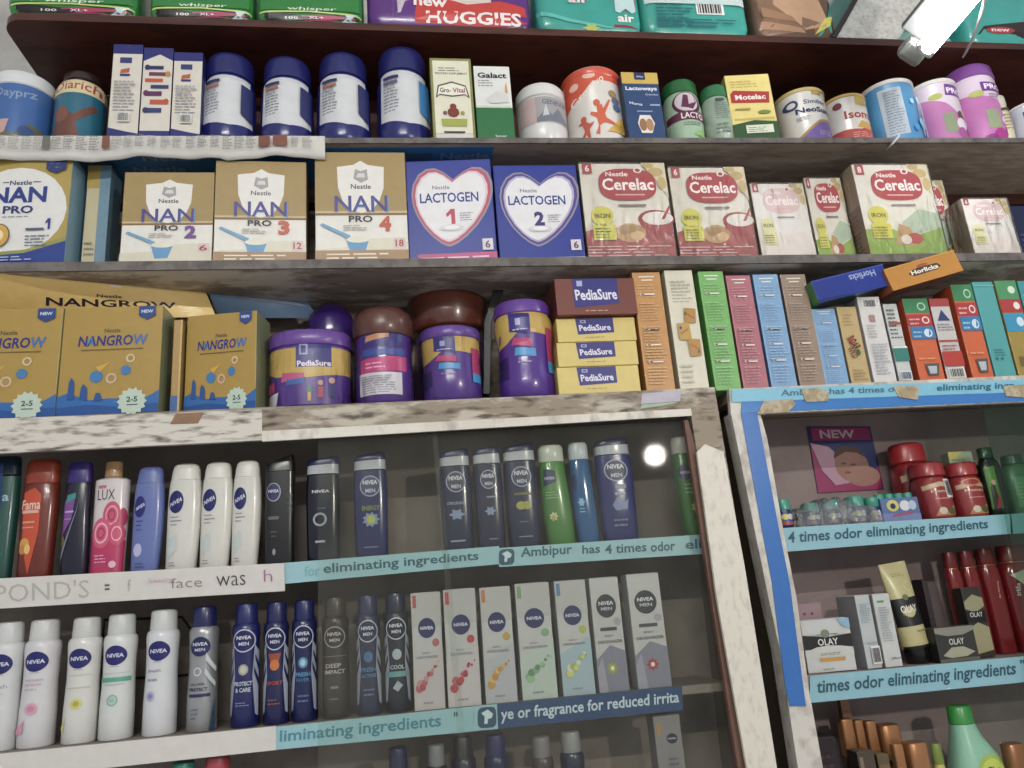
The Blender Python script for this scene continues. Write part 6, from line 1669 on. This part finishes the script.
def obox(o, ext, m, name, rr, bev=.002):
    bm = bmesh.new()
    box(bm, 0, ext[0], 0, ext[1], 0, ext[2], bev)
    T = Matrix((ax, side, back)).transposed().to_4x4()
    T.translation = o
    bm.transform(T)
    bmesh.ops.recalc_face_normals(bm, faces=bm.faces)
    return pin(link_mesh(name, bm, m), rr)


obox(A + ax*.0 - side*.012 + back*.05, (.34, .056, .03), mat('62635E', .5), 'batten', root)
obox(A - ax*.034 - side*.014 + back*.03, (.034, .04, .035), mat('85877F', .45), 'end_bracket', root, .008)
obox(A - ax*.006 - side*.014 - back*.012, (.012, .028, .034), mat('A9AAA4', .4), 'lamp_holder', root, .004)
tag(root, 'lit white fluorescent tube on its batten at the top right corner', 'light')

# speckled board standing on the plank edge beside the lamp
root = empty('leaning_board', P(865, 38, YF+.003))
Yb = YF+.003
bm = bmesh.new()
quadbox(bm, [P(x, y, Yb) for x, y in ((836, 37.2), (898, 39.3), (1010, -120), (925, -120))], .02)
pin(link_mesh('board_panel', bm, worn('speckled_white_board', 'D0CFCA', 'C4C2BC', '8A8884', .5, 40)), root)
bm = bmesh.new()
quadbox(bm, [P(x, y, Yb-.0015) for x, y in ((832, 37), (837, 37.2), (926, -120), (920, -120))], .0235)
pin(link_mesh('board_edge', bm, mat('3A3836', .5)), root)
tag(root, 'speckled white board with a dark edge slanting beside the lit tube', 'board')

bm = bmesh.new()
pts = [P(990, -40, .80), P(984, 2, .84), P(975, 32, 1.0), P(967, 50, 1.12), P(963, 57, 1.158)]
pts2 = [P(899, 134.5, YF-.003), P(897.5, 138, YF-.004), P(891, 145, YF+.006), P(882, 152, YF+.04), P(866, 163, YF+.1)]


def smooth(pts, n=6):
    out = []
    for i in range(len(pts)-1):
        p0, p1, p2, p3 = pts[max(i-1, 0)], pts[i], pts[i+1], pts[min(i+2, len(pts)-1)]
        for k in range(n):
            t = k/n
            out.append(.5*((2*p1) + (p2-p0)*t + (2*p0-5*p1+4*p2-p3)*t*t + (3*p1-p0-3*p2+p3)*t**3))
    return out + [pts[-1]]


tube(bm, smooth(pts), .0022, 8)
o = link_mesh('power_cord', bm, mat('CFCBC4', .5), None, 60)
tag(o, 'thin white cord hanging beside the tube down to the top of the purple-lidded jar', 'cord')
bm = bmesh.new()
tube(bm, smooth(pts2), .0022, 8)
o = link_mesh('power_cord', bm, mat('CFCBC4', .5), None, 60)
tag(o, 'short white cord end dropping over the plank edge above the cereal boxes', 'cord')

# round bulb hanging in the shop, mirrored in the cabinet glass
d = P(655, 455, YF+.0135)
dirv = (d-CAM).normalized()
t = (2.15+.0)/dirv.y
bp = Vector((d.x + dirv.x*t, d.y - 2.15, d.z + dirv.z*t))
root = empty('pendant_bulb', bp)
bm = bmesh.new()
bmesh.ops.create_uvsphere(bm, u_segments=24, v_segments=16, radius=.045)
link_mesh('bulb', bm, emit('bulb_glow', 'FFF8EC', 420), root, 60)
bm = bmesh.new()
tube(bm, [(0, 0, .04), (0, 0, .09)], .016, 16)
link_mesh('socket', bm, mat('E0DDD5', .4), root, 40)
bm = bmesh.new()
tube(bm, [(0, 0, .085), (0, 0, 1.4)], .003, 8)
link_mesh('cord', bm, mat('2A2A2A', .5), root, 40)
tag(root, 'round glowing bulb hanging on a cord in the shop, mirrored in the glass', 'light')

# unseen tube lamp, added behind the camera to light the shelves frontally
root = empty('fill_tube', (-.3, -1.5, 2.9))
bm = bmesh.new()
tube(bm, [(-.6, 0, 0), (.6, 0, 0)], .016, 12)
link_mesh('fluorescent_tube', bm, emit('fill_tube_glow', 'FBFAF4', 165), root, 60)
bm = bmesh.new()
box(bm, -.62, .62, -.03, .03, .02, .06, .003)
link_mesh('batten', bm, mat('D8D8D4', .4), root)
tag(root, 'added fluorescent fill lamp, unseen behind the viewer', 'light')

w = bpy.data.worlds.new('shopfront_daylight')
S.world = w
w.use_nodes = True
bg = w.node_tree.nodes['Background']
bg.inputs['Color'].default_value = (.93, .96, 1.0, 1)
bg.inputs['Strength'].default_value = .31

S.view_settings.view_transform = 'Standard'
S.view_settings.look = 'None'
S.view_settings.exposure = 0.6
S.view_settings.gamma = 1
S.view_settings.use_curve_mapping = False
